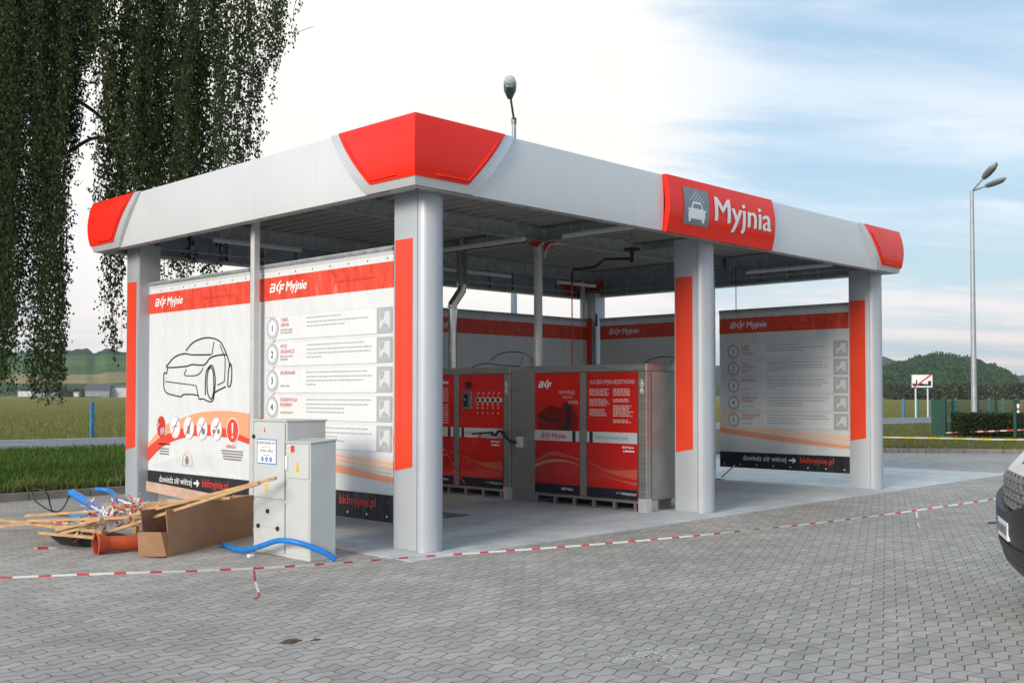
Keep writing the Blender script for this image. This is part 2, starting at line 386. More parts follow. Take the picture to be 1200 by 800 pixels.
M['hillleaf'] = blade_mat('hill_trees', ((.022,.066,.016), (.040,.095,.022), (.014,.038,.012)), .03, .08)
M['shrub'] = blade_mat('shrub_leaves', ((.03,.06,.022), (.045,.075,.025), (.06,.06,.03)), .05, .1)
M['hedge'] = blade_mat('hedge_leaves', ((.015,.032,.010), (.025,.045,.012), (.03,.03,.012)), 2, .1)
M['bark'] = mat('birch_bark', (.22,.21,.19), .9, 0, .5, 6, .4, 20, col2=(.04,.035,.03), stretch=(1,1,.4))
M['twig'] = mat('twigs', (.05,.035,.025), .9)
def hill_mat(name, top, mid, low, ht, woods=True, brown=(.16,.13,.075)):
    m, t, b = node_mat(name); gg = t.nodes.new('ShaderNodeNewGeometry'); g = gg.outputs['Position']
    sp = t.nodes.new('ShaderNodeSeparateXYZ'); t.links.new(g, sp.inputs[0])
    n = tnoise(t, g, .004, 4, .5, .2, .8, -.14, .14); n3 = tnoise(t, g, .02, 3, .5, .2, .8, -.03, .03)
    h = tm(t, 'ADD', tm(t, 'DIVIDE', sp.outputs[2], ht), tm(t, 'ADD', n, n3))
    cr = t.nodes.new('ShaderNodeValToRGB'); t.links.new(h, cr.inputs[0]); cr.color_ramp.interpolation = 'CONSTANT' if woods else 'LINEAR'
    st = [(0, low), (.22, brown), (.40, mid), (.52, (mid[0]*1.3, mid[1]*1.25, mid[2]*1.1)), (.62, mid), (.78, top)] if woods else [(0, low), (.5, mid), (1, top)]
    e = cr.color_ramp.elements
    for i, (p, c) in enumerate(st):
        el = e[i] if i < 2 else e.new(p)
        el.position = p; el.color = (*c, 1)
    f2 = tnoise(t, g, .05, 8, .7, .3, .7, .7, 1.3); cc = t.nodes.new('ShaderNodeCombineXYZ'); [t.links.new(f2, cc.inputs[i]) for i in range(3)]
    c = tmix(t, 1., cr.outputs[0], cc.outputs[0], 'MULTIPLY')
    t.links.new(c, b.inputs['Base Color']); b.inputs['Roughness'].default_value = 1; b.inputs['Specular IOR Level'].default_value = 0
    return m
M['hill'] = hill_mat('hillside_fields', (.025,.055,.028), (.06,.115,.035), (.04,.075,.025), 60, True, (.24,.19,.09))
M['wood_hill'] = hill_mat('wooded_hill', (.022,.058,.020), (.034,.078,.024), (.07,.12,.035), 30, False)
M['far_hill'] = hill_mat('far_ridge', (.03,.055,.04), (.03,.055,.04), (.03,.055,.04), 100, False)

F2 = Vector((math.cos(YAW), math.sin(YAW), 0)); R2 = Vector((math.sin(YAW), -math.cos(YAW), 0))
def site(lat, dep, z=0):        # site survey coordinates: along / across the view of the yard
    p = Vector((CX, CY, 0))+F2*dep+R2*lat; return Vector((p.x, p.y, z))

# ------------------------------------------------------------ the setting
def ground():
    mb = MB(); mb.poly([(-4000,-4000,-.06),(4000,-4000,-.06),(4000,4000,-.06),(-4000,4000,-.06)], M['field'])
    tag(mb.build('meadow_ground', origin=(0,0,-.06)), kind='structure')
    kl = [(-30,8.25),(12.5,8.25),(15.5,8.1),(18,7.4),(20,6.0),(21.2,4.6),(22.8,2.4),(30,-7.5),(45,-28)]
    kerbline = [p.to_2d() for p in bez([Vector((a,b,0)) for a,b in kl], 6)]
    mb = MB(); mb.poly([(p.x,p.y,0) for p in kerbline]+[(45,-60,0),(-60,-60,0),(-60,8.25,0)], M['paver'])
    tag(mb.build('paved_yard', origin=(0,0,0)), kind='structure')
    # road
    mb = MB(); 
    def rb(mb, a, b, z, m, x0=-60, x1=140): mb.poly([(x0, a-.125*x0, z),(x1, a-.125*x1, z),(x1, b-.125*x1, z),(x0, b-.125*x0, z)], m)
    rb(mb, 22.8, 30.2, .05, M['asphalt']); o = mb.build('main_road', origin=(0,0,.05)); tag(o, kind='structure')
    mb = MB(); rb(mb, 23.1, 23.3, .055, M['line']); rb(mb, 29.6, 29.8, .055, M['line'])
    for i in range(-14, 30): mb.poly([(i*4.5,26.4-.125*i*4.5,.055),(i*4.5+2,26.4-.125*(i*4.5+2),.055),(i*4.5+2,26.52-.125*(i*4.5+2),.055),(i*4.5,26.52-.125*i*4.5,.055)], M['line'])
    tag(mb.build('road_markings', origin=(0,0,.055)), kind='structure')
    # verge between kerb and road, a low bank
    mb = MB(); top = [(p.x, 22.75-.125*p.x) for p in kerbline]
    n = len(kerbline); rows = 6; vs = []
    for i, p in enumerate(kerbline):
        d = (kerbline[min(i+1,n-1)]-kerbline[max(i-1,0)]).normalized(); q = p+Vector((-d.y, d.x))*.13
        e = Vector((q.x, 22.75-.125*q.x)) if p.x < 22 else Vector((q.x+(22.75-.125*q.x-q.y)*.35, 22.75-.125*q.x-4))
        if p.x < 22: e = Vector((p.x+(0 if p.x < 12 else (p.x-12)*1.3), 22.75-.125*(p.x+(0 if p.x<12 else (p.x-12)*1.3))))
        else: e = Vector((25+(p.x-22)*3+10, 22.75-.125*(35+(p.x-22)*3)))
        for j in range(rows):
            t = j/(rows-1); c = q.lerp(e, t); vs.append((c.x, c.y, .10-.06*t))
    fs = [(i*rows+j, (i+1)*rows+j, (i+1)*rows+j+1, i*rows+j+1) for i in range(n-1) for j in range(rows-1)]
    mb.raw(vs, fs, M['soil']); tag(mb.build('grass_verge', smooth=True, origin=(0,0,0)), kind='structure')
    # kerb
    mb = MB()
    for i in range(n-1):
        p, q = kerbline[i], kerbline[i+1]; L_ = (q-p).length; d = (q-p).normalized(); nn = Vector((-d.y, d.x)); k = max(1, round(L_/1.0)); 
        for j in range(k):
            a = p+d*(L_*j/k+.004); b = p+d*(L_*(j+1)/k-.004)
            mb.prism([tuple(a), tuple(b), tuple(b+nn*.14), tuple(a+nn*.14)], -.05, .12, M['kerb'])
    tag(mb.build('kerb', bevel=.012, origin=(0,0,0)), kind='structure')
    # concrete pad below the canopy
    mb = MB(); mb.box(-.42, 15.35, -.42, 6.95, -.03, .006, M['pad']); tag(mb.build('concrete_pad', origin=(0,0,0)), kind='structure')
    return kerbline
kerbline = ground()

def blades(name, spots, hmin, hmax, m, label, cat, wd=.012):
    vs = []; fs = []; rg = random.Random(3)
    for (x, y, z, s) in spots:
        h = rg.uniform(hmin, hmax)*s; a = rg.uniform(0, 6.283); w_ = wd*rg.uniform(.7, 1.5); lx, ly = rg.gauss(0, .35)*h, rg.gauss(0, .35)*h
        c, sn = math.cos(a)*w_, math.sin(a)*w_; b = len(vs)
        vs += [(x-c,y-sn,z),(x+c,y+sn,z),(x+lx*.4+c*.6,y+ly*.4+sn*.6,z+h*.6),(x+lx*.4-c*.6,y+ly*.4-sn*.6,z+h*.6),(x+lx,y+ly,z+h)]
        fs += [(b,b+1,b+2,b+3),(b+3,b+2,b+4)]
    mb = MB(); mb.raw(vs, fs, m); o = mb.build(name, origin=(0,0,0)); return tag(o, label, cat, kind='stuff')
def kerb_y(x):
    for p, q in zip(kerbline, kerbline[1:]):
        if p.x <= x <= q.x: return p.y+(q.y-p.y)*(x-p.x)/max(1e-6, q.x-p.x)
    return 8.25
sp = []; rg = random.Random(11)
for i in range(62000):
    x = rg.uniform(-9, 7); t = rg.random()**1.5; y0 = 8.42; y = y0+t*13.8
    if y > 22.5-.125*x: continue
    n_ = noise.noise(Vector((x*.7, y*.7, 0)))*.5+noise.noise(Vector((x*.15, y*.15, 4)))*.5
    sp.append((x, y, .10-.06*(y-8.4)/13.8, .85+.9*n_+(.35 if rg.random() < .03 else 0)))
blades('verge_grass', sp, .09, .21, M['blade'], 'tall green grass on the verge behind the left kerb', 'grass')
sp = []; rg = random.Random(12)
for i in range(5200):
    x = rg.uniform(-9, 7); y = 8.33+(13*rg.random()**2.2 if rg.random() < .6 else rg.random()*.25); n_ = noise.noise(Vector((x*1.3, y*1.3, 7)))
    if y < 22 and (n_ > .05 or y < 8.5): sp.append((x, y, .10-.06*(y-8.4)/13.8, .8+1.1*max(0, n_)))
blades('dry_stalks', sp, .12, .26, M['dryblade'], 'dry stalks and weeds scattered in the left verge and over the kerb edge', 'grass', .009)
sp = []
for i in range(30000):
    a = rg.uniform(0, 1); d = rg.uniform(27, 52); l = rg.uniform(.33, .56)*d; p = site(l, d)
    if p.y > 22.4-.125*p.x or p.y < kerb_y(p.x)+.3: continue
    if p.x > 21.1 and p.y < 4.6+(p.x-21.2)*-1.36+.6: continue
    sp.append((p.x, p.y, .1, 1+.8*noise.noise(Vector((p.x*.3, p.y*.3, 1)))))
blades('dry_verge_grass', sp, .04, .11, M['dryblade'], 'yellowish dry grass on the verge beyond the right kerb', 'grass', .02)
sp = []
for i in range(26000):
    d = 34+75*rg.random()**1.6; l = rg.uniform(-.5, .5)*d; p = site(l, d)
    if p.y < 30.6-.125*p.x: continue
    sp.append((p.x, p.y, -.06, 1+.7*noise.noise(Vector((p.x*.1, p.y*.1, 2)))))
blades('meadow_grass', sp, .08, .22, M['mblade'], 'long meadow grass growing beyond the road', 'grass', .018)

mb = MB(); q = [site(l, d) for l, d in ((-420,592),(150,592),(150,600),(-420,600))]; mb.poly([(p.x,p.y,.25) for p in q], M['line']); tag(mb.build('farm_track'), kind='structure')
# hills
def hill(name, d0, d1, l0, l1, prof, m, nl=220, nd=14, rough=2, tree=0, ts=.06):
    vs = []
    for i in range(nl+1):
        l = l0+(l1-l0)*i/nl; H = prof(l)
        for j in range(nd+1):
            t = j/nd; s_ = math.sin(min(1, t*1.25)*math.pi/2)
            dd = d0+(d1-d0)*t; p = site(l*(dd/d0), dd)
            z = H*s_*(1 if t < .8 else 1-(t-.8)*1.5)+rough*noise.noise(Vector((p.x*.006, p.y*.006, 0)))*s_
            if tree: z += tree*s_**.3*(abs(noise.noise(Vector((p.x*ts, p.y*ts, 3))))*1.6+abs(noise.noise(Vector((p.x*ts*2.7, p.y*ts*2.7, 8))))*.8)*(1 if tree > 0 else 0)
            vs.append((p.x, p.y, z-.5))
    fs = [(i*(nd+1)+j, (i+1)*(nd+1)+j, (i+1)*(nd+1)+j+1, i*(nd+1)+j+1) for i in range(nl) for j in range(nd)]
    mb = MB(); mb.raw(vs, fs, m); return tag(mb.build(name, smooth=True, origin=(0,0,0)), kind='structure')
def lerp_table(tab):
    def f(l):
        if l <= tab[0][0]: return tab[0][1]
        for (a, x), (b, y) in zip(tab, tab[1:]):
            if l <= b: t = (l-a)/(b-a); t = t*t*(3-2*t); return x+(y-x)*t
        return tab[-1][1]
    return f
# heights are given at the foot distance; the crest is farther and higher
hill('hillside', 900, 1500, -900, 250, lerp_table([(-900,45),(-560,52),(-434,53),(-383,56),(-360,57),(-354,52),(-350,54),(-344,59),(-329,53),(-300,53),(-250,55),(0,45),(250,10)]), M['hill'], 460, 24, 2, 3.5, .035)
hill('wooded_hill', 520, 820, 140, 260, lerp_table([(140,14),(182,17),(190,20),(200,24),(210,25),(222,23.5),(234,18),(241,15),(246,11),(249,4),(252,0),(260,0)]), M['wood_hill'], 260, 60, 1, 4.5, .07)
hill('far_ridge', 1500, 2200, 300, 1500, lerp_table([(300,50),(500,72),(520,74),(548,64),(600,45),(700,36),(723,38),(850,55),(1500,45)]), M['far_hill'], 300, 10, 2, 3, .02)
hill('low_hills', 1300, 2100, -300, 500, lerp_table([(-300,50),(0,55),(500,50)]), M['far_hill'], 100, 10, 4, 3, .02)

# ------------------------------------------------------------ the canopy
W, D_, O_ = 10.02, 6.43, .32       # outer column faces; overhang of the fascia
HB, HT = 3.64, 4.34
canopy = thing('carwash_canopy', (5, 3.2, 0), 'large grey flat-roofed canopy on six columns with red corner caps over the wash bays', 'canopy')
def bulge(z, k): t = (z-HB)/(HT-HB); return k*math.sin(math.pi*min(1, max(0, t)))**.8
def column(x, y, stripe=True, flip=False):
    w_, d_ = .31, .39; pts = [(x, y), (x, y+d_), (x+w_, y+d_), (x+w_, y)]
    s_ = -1 if not flip else 1; yy = y if not flip else y+d_
    arc = [(x+w_-w_*i/10, yy+s_*.115*math.sin(math.pi*i/10)**.62) for i in range(1, 10)]
    pts = (pts+arc) if not flip else [(x, y), (x, y+d_)]+[(a, b) for a, b in reversed(arc)]+[(x+w_, y+d_), (x+w_, y)]
    pts = pts[::-1]
    mb = MB(); mb.prism(pts, .006, 3.72, M['column']); c = mb.build('column', canopy, smooth='auto')
    mb = MB(); mb.prism([(p[0]+(-.012 if p[0] < x+.1 else .012), p[1]+(-.012 if p[1] < y+.1 else .012)) for p in pts], .004, .016, M['galv']); mb.build('base_plate', c)
    mb = MB(); yy0, yy1 = y+.095, y+.375
    mb.raw([(x-.004,yy1,.81),(x-.004,yy0,.86),(x-.004,yy0,3.20),(x-.004,yy1,3.20),(x+.001,yy1,.81),(x+.001,yy0,.86),(x+.001,yy0,3.20),(x+.001,yy1,3.20)],
           [(0,1,2,3),(0,4,5,1),(2,6,7,3),(1,5,6,2),(0,3,7,4)], M['redmat']); mb.build('red_stripe', c)
    mb = MB(); mb.bar((x-.003, y+.02, .02), (x-.003, y+.02, 3.7), .003, .003, M['seam']); mb.build('edge_seam', c)
COLX = (0.0, 4.95, 10.02)
for x in COLX: column(x, 0.0)
for x in COLX: column(x, D_-.39, flip=True)

XF0, XF1, YF0, YF1 = -O_, W+O_, -O_, D_+O_
def fpt(side, s, z, b):
    """point on a fascia: side 'f' front, 'b' back, 'l' left, 'r' right; s runs along; b is how far it stands out"""
    if side == 'f': return (s, YF0-b, z)
    if side == 'b': return (s, YF1+b, z)
    if side == 'l': return (XF0-b, s, z)
    return (XF1+b, s, z)
def fascia_grid(mb, side, s0, s1, z0, z1, k, proud, m, ns=1, nz=10, thick=.03, e0=None, e1=None):
    """a bowed sheet with thickness; e0/e1 give the end s as a function of z"""
    vs = []; 
    for lay in (0, 1):
        for j in range(nz+1):
            z = z0+(z1-z0)*j/nz; a = e0(z) if e0 else s0; b = e1(z) if e1 else s1
            for i in range(ns+1): vs.append(fpt(side, a+(b-a)*i/ns, z, bulge(z, k)+proud-lay*thick))
    n1 = (ns+1)*(nz+1); fs = []
    q = lambda l, j, i: l*n1+j*(ns+1)+i
    for j in range(nz):
        for i in range(ns): fs += [(q(0,j,i),q(0,j,i+1),q(0,j+1,i+1),q(0,j+1,i)), (q(1,j,i),q(1,j+1,i),q(1,j+1,i+1),q(1,j,i+1))]
        fs += [(q(0,j,0),q(0,j+1,0),q(1,j+1,0),q(1,j,0)), (q(0,j,ns),q(1,j,ns),q(1,j+1,ns),q(0,j+1,ns))]
    for i in range(ns): fs += [(q(0,0,i),q(1,0,i),q(1,0,i+1),q(0,0,i+1)), (q(0,nz,i),q(0,nz,i+1),q(1,nz,i+1),q(1,nz,i))]
    mb.raw(vs, fs, m)
def panels(side, a, b, cuts):
    xs = [a]+[c for c in cuts if a < c < b]+[b]
    for p, q in zip(xs, xs[1:]):
        mb = MB(); fascia_grid(mb, side, p+.0008, q-.0008, HB, HT, .022, -.004, M['panel'], thick=.02)
        mb.build('fascia_panel', canopy, smooth='auto')
panels('f', .37, 3.715, [1.9, 3.1]); panels('f', 6.265, W+O_-.69, [7.6, 9.0])
panels('l', .37, D_+O_-.69, [1.3, 2.55, 3.8, 5.05]); panels('b', .6, W-.6, [2,3.5,5,6.5,8]); panels('r', .6, D_-.2, [2.,3.3,4.6])
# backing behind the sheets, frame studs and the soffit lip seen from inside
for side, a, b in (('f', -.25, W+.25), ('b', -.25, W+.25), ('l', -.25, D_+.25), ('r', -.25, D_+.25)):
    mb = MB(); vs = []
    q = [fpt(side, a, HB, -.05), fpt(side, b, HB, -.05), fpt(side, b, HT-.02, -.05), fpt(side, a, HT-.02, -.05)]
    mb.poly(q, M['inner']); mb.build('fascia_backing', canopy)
    mb = MB(); n = int((b-a)/.62)
    for i in range(n+1):
        s_ = a+.1+(b-a-.2)*i/n; p0 = Vector(fpt(side, s_, HB+.03, -.085)); p1 = Vector(fpt(side, s_, HT-.06, -.085)); mb.bar(p0, p1, .05, .05, M['galv'], up=(1,0,0))
    for z in (HB+.02, HB+.13, HT-.1): mb.bar(fpt(side, a+.04, z, -.13), fpt(side, b-.04, z, -.13), .05, .035, M['galv'])
    mb.build('fascia_frame', canopy)
    mb = MB(); 
    e = .12
    pa = {'f': [(a-.07,YF0),(b+.07,YF0),(b-.08,YF0+.16),(a+.08,YF0+.16)], 'b': [(a-.07,YF1),(b+.07,YF1),(b-.08,YF1-.16),(a+.08,YF1-.16)],
          'l': [(XF0,a-.07),(XF0,b+.07),(XF0+.16,b-.08),(XF0+.16,a+.08)], 'r': [(XF1,a-.07),(XF1,b+.07),(XF1-.16,b-.08),(XF1-.16,a+.08)]}[side]
    zz = [HB-.004, HB-.004, HB+.012, HB+.012]
    mb.poly([(p[0], p[1], z) for p, z in zip(pa, zz)], M['frame']); mb.build('soffit_strip', canopy)
# corner caps
def cap(cx, cy, dx, dy):
    root = MB()
    def edge(z, base, topv, k=.93): t = (z-HB)/(HT-HB); return base+(topv-base)*max(0, t)**k
    def shell(mb, m, base, topv, z0, proud, bl, thick=.05, nz=12):
        for side in ('f' if dy > 0 else 'b', 'l' if dx > 0 else 'r'):
            vs = []; fs = []
            for lay in (0, 1):
                for j in range(nz+1):
                    z = z0+(HT+.006*(proud > .02)-z0)*j/nz; b = bulge(z, bl)+proud-lay*thick; L_ = edge(z, base, topv)
                    for i in range(5):
                        s_ = L_*i/4
                        if side in 'fb': x = cx-dx*b+dx*s_ if i == 0 else cx+dx*s_; y = cy-dy*b
                        else: y = cy-dy*b+dy*s_ if i == 0 else cy+dy*s_; x = cx-dx*b
                        vs.append((x, y, z))
            q = lambda l, j, i: l*(nz+1)*5+j*5+i
            for j in range(nz):
                for i in range(4): fs += [(q(0,j,i),q(0,j,i+1),q(0,j+1,i+1),q(0,j+1,i)), (q(1,j,i),q(1,j+1,i),q(1,j+1,i+1),q(1,j,i+1))]
                fs.append((q(0,j,4),q(1,j,4),q(1,j+1,4),q(0,j+1,4)))
            for i in range(4): fs += [(q(0,0,i),q(1,0,i),q(1,0,i+1),q(0,0,i+1)), (q(0,nz,i),q(0,nz,i+1),q(1,nz,i+1),q(1,nz,i))]
            mb.raw(vs, fs, m)
    fr = MB(); shell(fr, M['frame'], .76, 1.36, HB, .022, .05, .09); f = fr.build('corner_frame', canopy, smooth='auto')
    rd = MB(); shell(rd, M['red'], .56, 1.21, HB+.085, .034, .055, .05); r = rd.build('red_cap', f, smooth='auto')
    # raised bead following the side and lower edge
    for sgn in (0, 1):
        bd = MB(); pts = []
        for t in np.linspace(.85, 0, 12):
            z = HB+.125+t*(HT-HB-.13); b = bulge(z, .055)+.038; s_ = edge(z, .56, 1.21)-.05; pts.append((s_, z, b))
        for t in np.linspace(0, 1, 5)[1:]: z = HB+.125; pts.append((pts[11][0]*(1-t)+.22*t, z, bulge(z, .055)+.038))
        P = [(cx+dx*s_, cy-dy*b, z) if sgn == 0 else (cx-dx*b, cy+dy*s_, z) for s_, z, b in pts]
        bd.tube(P, .011, M['red'], 6); bd.build('raised_bead', r, smooth=True)
for cx, cy, dx, dy in ((XF0,YF0,1,1),(XF1,YF0,-1,1),(XF0,YF1,1,-1),(XF1,YF1,-1,-1)): cap(cx, cy, dx, dy)
# the sign on the front
mb = MB(); fascia_grid(mb, 'f', 3.73, 6.24, HB-.012, HT+.01, .062, .04, M['red'], ns=1, nz=14, thick=.075)
sign = mb.build('sign_panel', canopy, smooth='auto')
mb = MB(); fascia_grid(mb, 'f', 6.243, 6.255, HB-.012, HT+.01, .062, .038, M['frame'], nz=14, thick=.07)
mb.build('sign_edge_trim', sign, smooth='auto')
PS = Plane((3.73, YF0-.04, HB), (1,0,0)); PS.Nn = Vector((0,-1,0)); PS.fn = lambda u, v: bulge(HB+v, .062)
def grid_rect(P, mb, u0, v0, u1, v1, m, l, n=10):
    for j in range(n): P.rect(mb, u0, v0+(v1-v0)*j/n, u1, v0+(v1-v0)*(j+1)/n, m, l)
pic = MB(); grid_rect(PS, pic, .29, .115, .86, .60, M['redmat'], 0); grid_rect(PS, pic, .30, .125, .85, .59, M['dslate'], 2); pg = pic.build('pictogram_plate', sign)
mb = MB(); car = [(.40,.16),(.40,.20),(.385,.25),(.40,.30),(.44,.335),(.475,.40),(.50,.418),(.65,.418),(.675,.40),(.71,.335),(.75,.30),(.765,.25),(.75,.20),(.75,.16),(.70,.16),(.69,.20),(.46,.20),(.45,.16)]
PS.poly(mb, car, M['pwhite'], 4); PS.poly(mb, [(.475,.335),(.50,.392),(.65,.392),(.675,.335)], M['dslate'], 6)
PS.poly(mb, [(.375,.30),(.375,.33),(.42,.325),(.42,.305)], M['pwhite'], 4); PS.poly(mb, [(.775,.30),(.775,.33),(.73,.325),(.73,.305)], M['pwhite'], 4)
for k in range(5):
    for j in range(-k-1, k+2):
        if (j+k) % 2: continue
        u = .575+j*.036; v = .555-k*.030
        if v > .42 or abs(j) > 3: PS.poly(mb, [(u-.008,v-.01),(u+.006,v-.01),(u+.010,v+.012),(u-.004,v+.012)], M['pwhite'], 4)
mb.build('car_under_spray', pg)
mb = MB(); PS.text(mb, 'Myjnia', .95, .235, .330, M['pwhite'], 4, bold=.020, sx=1.22); mb.build('sign_lettering', sign)

# roof deck: trapezoidal sheets with ribs running front to back
mb = MB(); x = -.25; prof = []
while x < W+.25: prof += [(x, 4.275), (x+.09, 4.275), (x+.115, 4.20), (x+.225, 4.20)]; x += .25
vs = [(a, -.26, z) for a, z in prof]+[(a, D_+.26, z) for a, z in prof]; n = len(prof)
mb.raw(vs, [(i, i+1, n+i+1, n+i) for i in range(n-1)], M['galvd']); mb.poly([(-.27,-.27,4.29),(W+.27,-.27,4.29),(W+.27,D_+.27,4.29),(-.27,D_+.27,4.29)], M['galvd']); mb.build('roof_deck', canopy, origin=(5,3.2,4.2))
def ibeam(a, b, h, w_, name='roof_beam', m=None):
    a = Vector(a); b = Vector(b); mb = MB(); m = m or M['galv']
    mb.bar(a+Vector((0,0,h/2-.006)), b+Vector((0,0,h/2-.006)), w_, .012, m); mb.bar(a-Vector((0,0,h/2-.006)), b-Vector((0,0,h/2-.006)), w_, .012, m); mb.bar(a, b, .01, h-.026, m)
    return mb.build(name, canopy)
for y in (.16, 3.0, D_-.16): ibeam((-.1, y, 4.085), (W+.25, y, 4.085), .22, .12)
for x in (.17, 5.11, W+.16): ibeam((x, -.15, 4.085), (x, 2.94, 4.085), .20, .10); ibeam((x, 3.06, 4.085), (x, D_+.15, 4.085), .20, .10)
for x in (7.6,): ibeam((x, .28, 4.13), (x, 2.94, 4.13), .12, .08, 'secondary_beam')
# small red gussets and stiffeners at the beam joints
for x, y in ((5.11, 3.0), (W+.16, D_-.16), (.17, D_-.16)):
    mb = MB()
    for dx, dy in ((1,0),(-1,0),(0,1),(0,-1)):
        a = Vector((x, y, 3.83)); mb.raw([a+Vector((dx*.03-dy*.006, dy*.03-dx*.006, 0)), a+Vector((dx*.32, dy*.32, .15)), a+Vector((dx*.32, dy*.32, .165)), a+Vector((dx*.03, dy*.03, .165)),
              a+Vector((dx*.03+dy*.006, dy*.03+dx*.006, 0))], [(0,1,2,3),(4,3,2,1)], M['redmat'])
    mb.build('gusset', canopy)
for cx, sx_ in ((0, 1), (W+.3, -1)):      # red inner faces of the corner caps, seen from below the roof
    for nm in 'xy':
        sg = -1
        def q(s, z): return (cx-(.32 if sx_ < 0 else -.32)*0+sx_*s, D_+.24, z) if nm == 'x' else ((W+.25 if sx_ < 0 else -.22), D_+.28-s, z)
        for u0, u1, l0, l1 in ((.02,.10,.02,.10),(.16,.24,.16,.24),(.32,.70,.32,.52)):
            mb = MB(); mb.poly([q(l0,3.70), q(l1,3.70), q(u1,4.0), q(u0,4.0)], M['redmat']); mb.build('inner_cap_panel', canopy)
# posts between the banners and on the centre line
def post(x, y, z1, s_=.09, m=None, z0=.006, name='steel_post'):
    mb = MB(); mb.box(x-s_/2, x+s_/2, y-s_/2, y+s_/2, z0, z1, m or M['post']); o = mb.build(name, canopy, bevel=.008)
    mb = MB(); mb.box(x-s_, x+s_, y-s_, y+s_, z0-.002, z0+.014, M['galv']); mb.build('foot_plate', o); return o
post(.03, 3.10, 3.97, .085); post(10.02, 3.15, 3.97, .08); post(5.13, 6.2, 3.97, .09, M['column'])
post(9.93, D_-.12, 3.97, .07, M['post'])
mb = MB(); mb.tube([(4.98, 2.98, 2.03), (4.98, 2.98, 3.88)], .066, M['post'], 16); mb.build('centre_post', canopy, smooth='auto')
mb = MB(); mb.tube(bez([(4.90,2.90,3.72),(4.87,2.88,3.84),(4.92,2.82,3.92),(4.96,2.6,3.95),(4.96,.6,3.95)],5), .016, M['galv'], 8); mb.tube(bez([(5.03,2.89,3.72),(5.06,2.86,3.86),(5.12,2.8,3.93),(5.4,2.78,3.95)],4), .014, M['lgrey'], 8); mb.build('conduit', canopy, smooth=True)
# long tube light fittings and their rails (switched off)
def fitting(a, b):
    mb = MB(); mb.bar(a, b, .07, .04, M['lgrey']); o = mb.build('tube_light', canopy, bevel=.01)
    a = Vector(a); b = Vector(b); mb = MB(); mb.bar(a-Vector((0,0,.03)), b-Vector((0,0,.03)), .045, .018, M['white']); mb.build('diffuser', o)
    d = (b-a)
    for t in (.08,.36,.64,.92): mb = MB(); mb.bar(a+d*t+Vector((0,0,.02)), a+d*t+Vector((0,0,.12)), .015, .015, M['galv']); mb.build('hanger', o)
fitting((3.95,2.3,3.84),(3.95,4.4,3.84)); fitting((3.3,5.6,3.84),(4.6,5.6,3.84)); fitting((5.5,5.85,3.84),(7.3,5.85,3.84)); fitting((4.35,.1,3.88),(4.35,1.9,3.88)); fitting((8.6,5.85,3.84),(9.8,5.85,3.84))
fitting((.9,5.6,3.84),(2.4,5.6,3.84)); fitting((9.85,.6,3.84),(9.85,2.3,3.84))

# ------------------------------------------------------------ banners
STEPS = [(['TURBO','OPRYSK'],['AKTYWNY LAKIER','FELGI NADWOZIE'],[.55,.95,.6]), (['MYCIE','ZASADNICZE'],['MOCNE AKTYWNE','PROSZKIEM'],[.9,1,.98,.25]),
         (['SPŁUKIWANIE'],['','ZIMNĄ WODĄ'],[.95,1,.9,.15]), (['KONSERWACJA','POLIMEREM'],['','POŁYSKIEM CIEPŁYM'],[1,.95,.6,.6]), (['NABŁYSZCZANIE','I SUSZENIE'],['','WODĄ CIEPŁĄ'],[.95,1,.5,.6])]
def logo(P, mb, u, v, h, m, l, name=True):
    """slanted three-letter emblem with a rising stroke, then the word"""
    s_ = h
    def q(pts): P.poly(mb, [(u+(a+b*.22)*s_, v+b*s_) for a, b in pts], m, l)
    # B with an open left side
    q([(0,0),(.85,0),(.97,.1),(.97,.36),(.88,.5),(.97,.6),(.97,.84),(.86,.95),(.05,.95),(.05,.74),(.68,.74),(.72,.70),(.72,.62),(.68,.58),(0,.58),(0,.40),(.68,.40),(.72,.36),(.72,.26),(.68,.21),(0,.21)]); q([(0,.212),(.22,.212),(.22,.398),(0,.398)])
    # K: low stroke and the rising arm
    q([(1.08,.48),(1.42,.05),(1.72,.05),(1.40,.48),(1.98,1.18),(1.74,1.18)])
    # F hanging lower
    q([(1.80,-.22),(2.04,-.22),(2.04,.22),(2.52,.22),(2.52,.42),(2.04,.42),(2.04,.56),(2.62,.56),(2.62,.78),(1.80,.78)])
    if name: P.text(mb, 'Myjnie', u+2.98*s_, v+.02*s_, s_*1.02, m, l, shear=.16, bold=.035, sx=1.02)
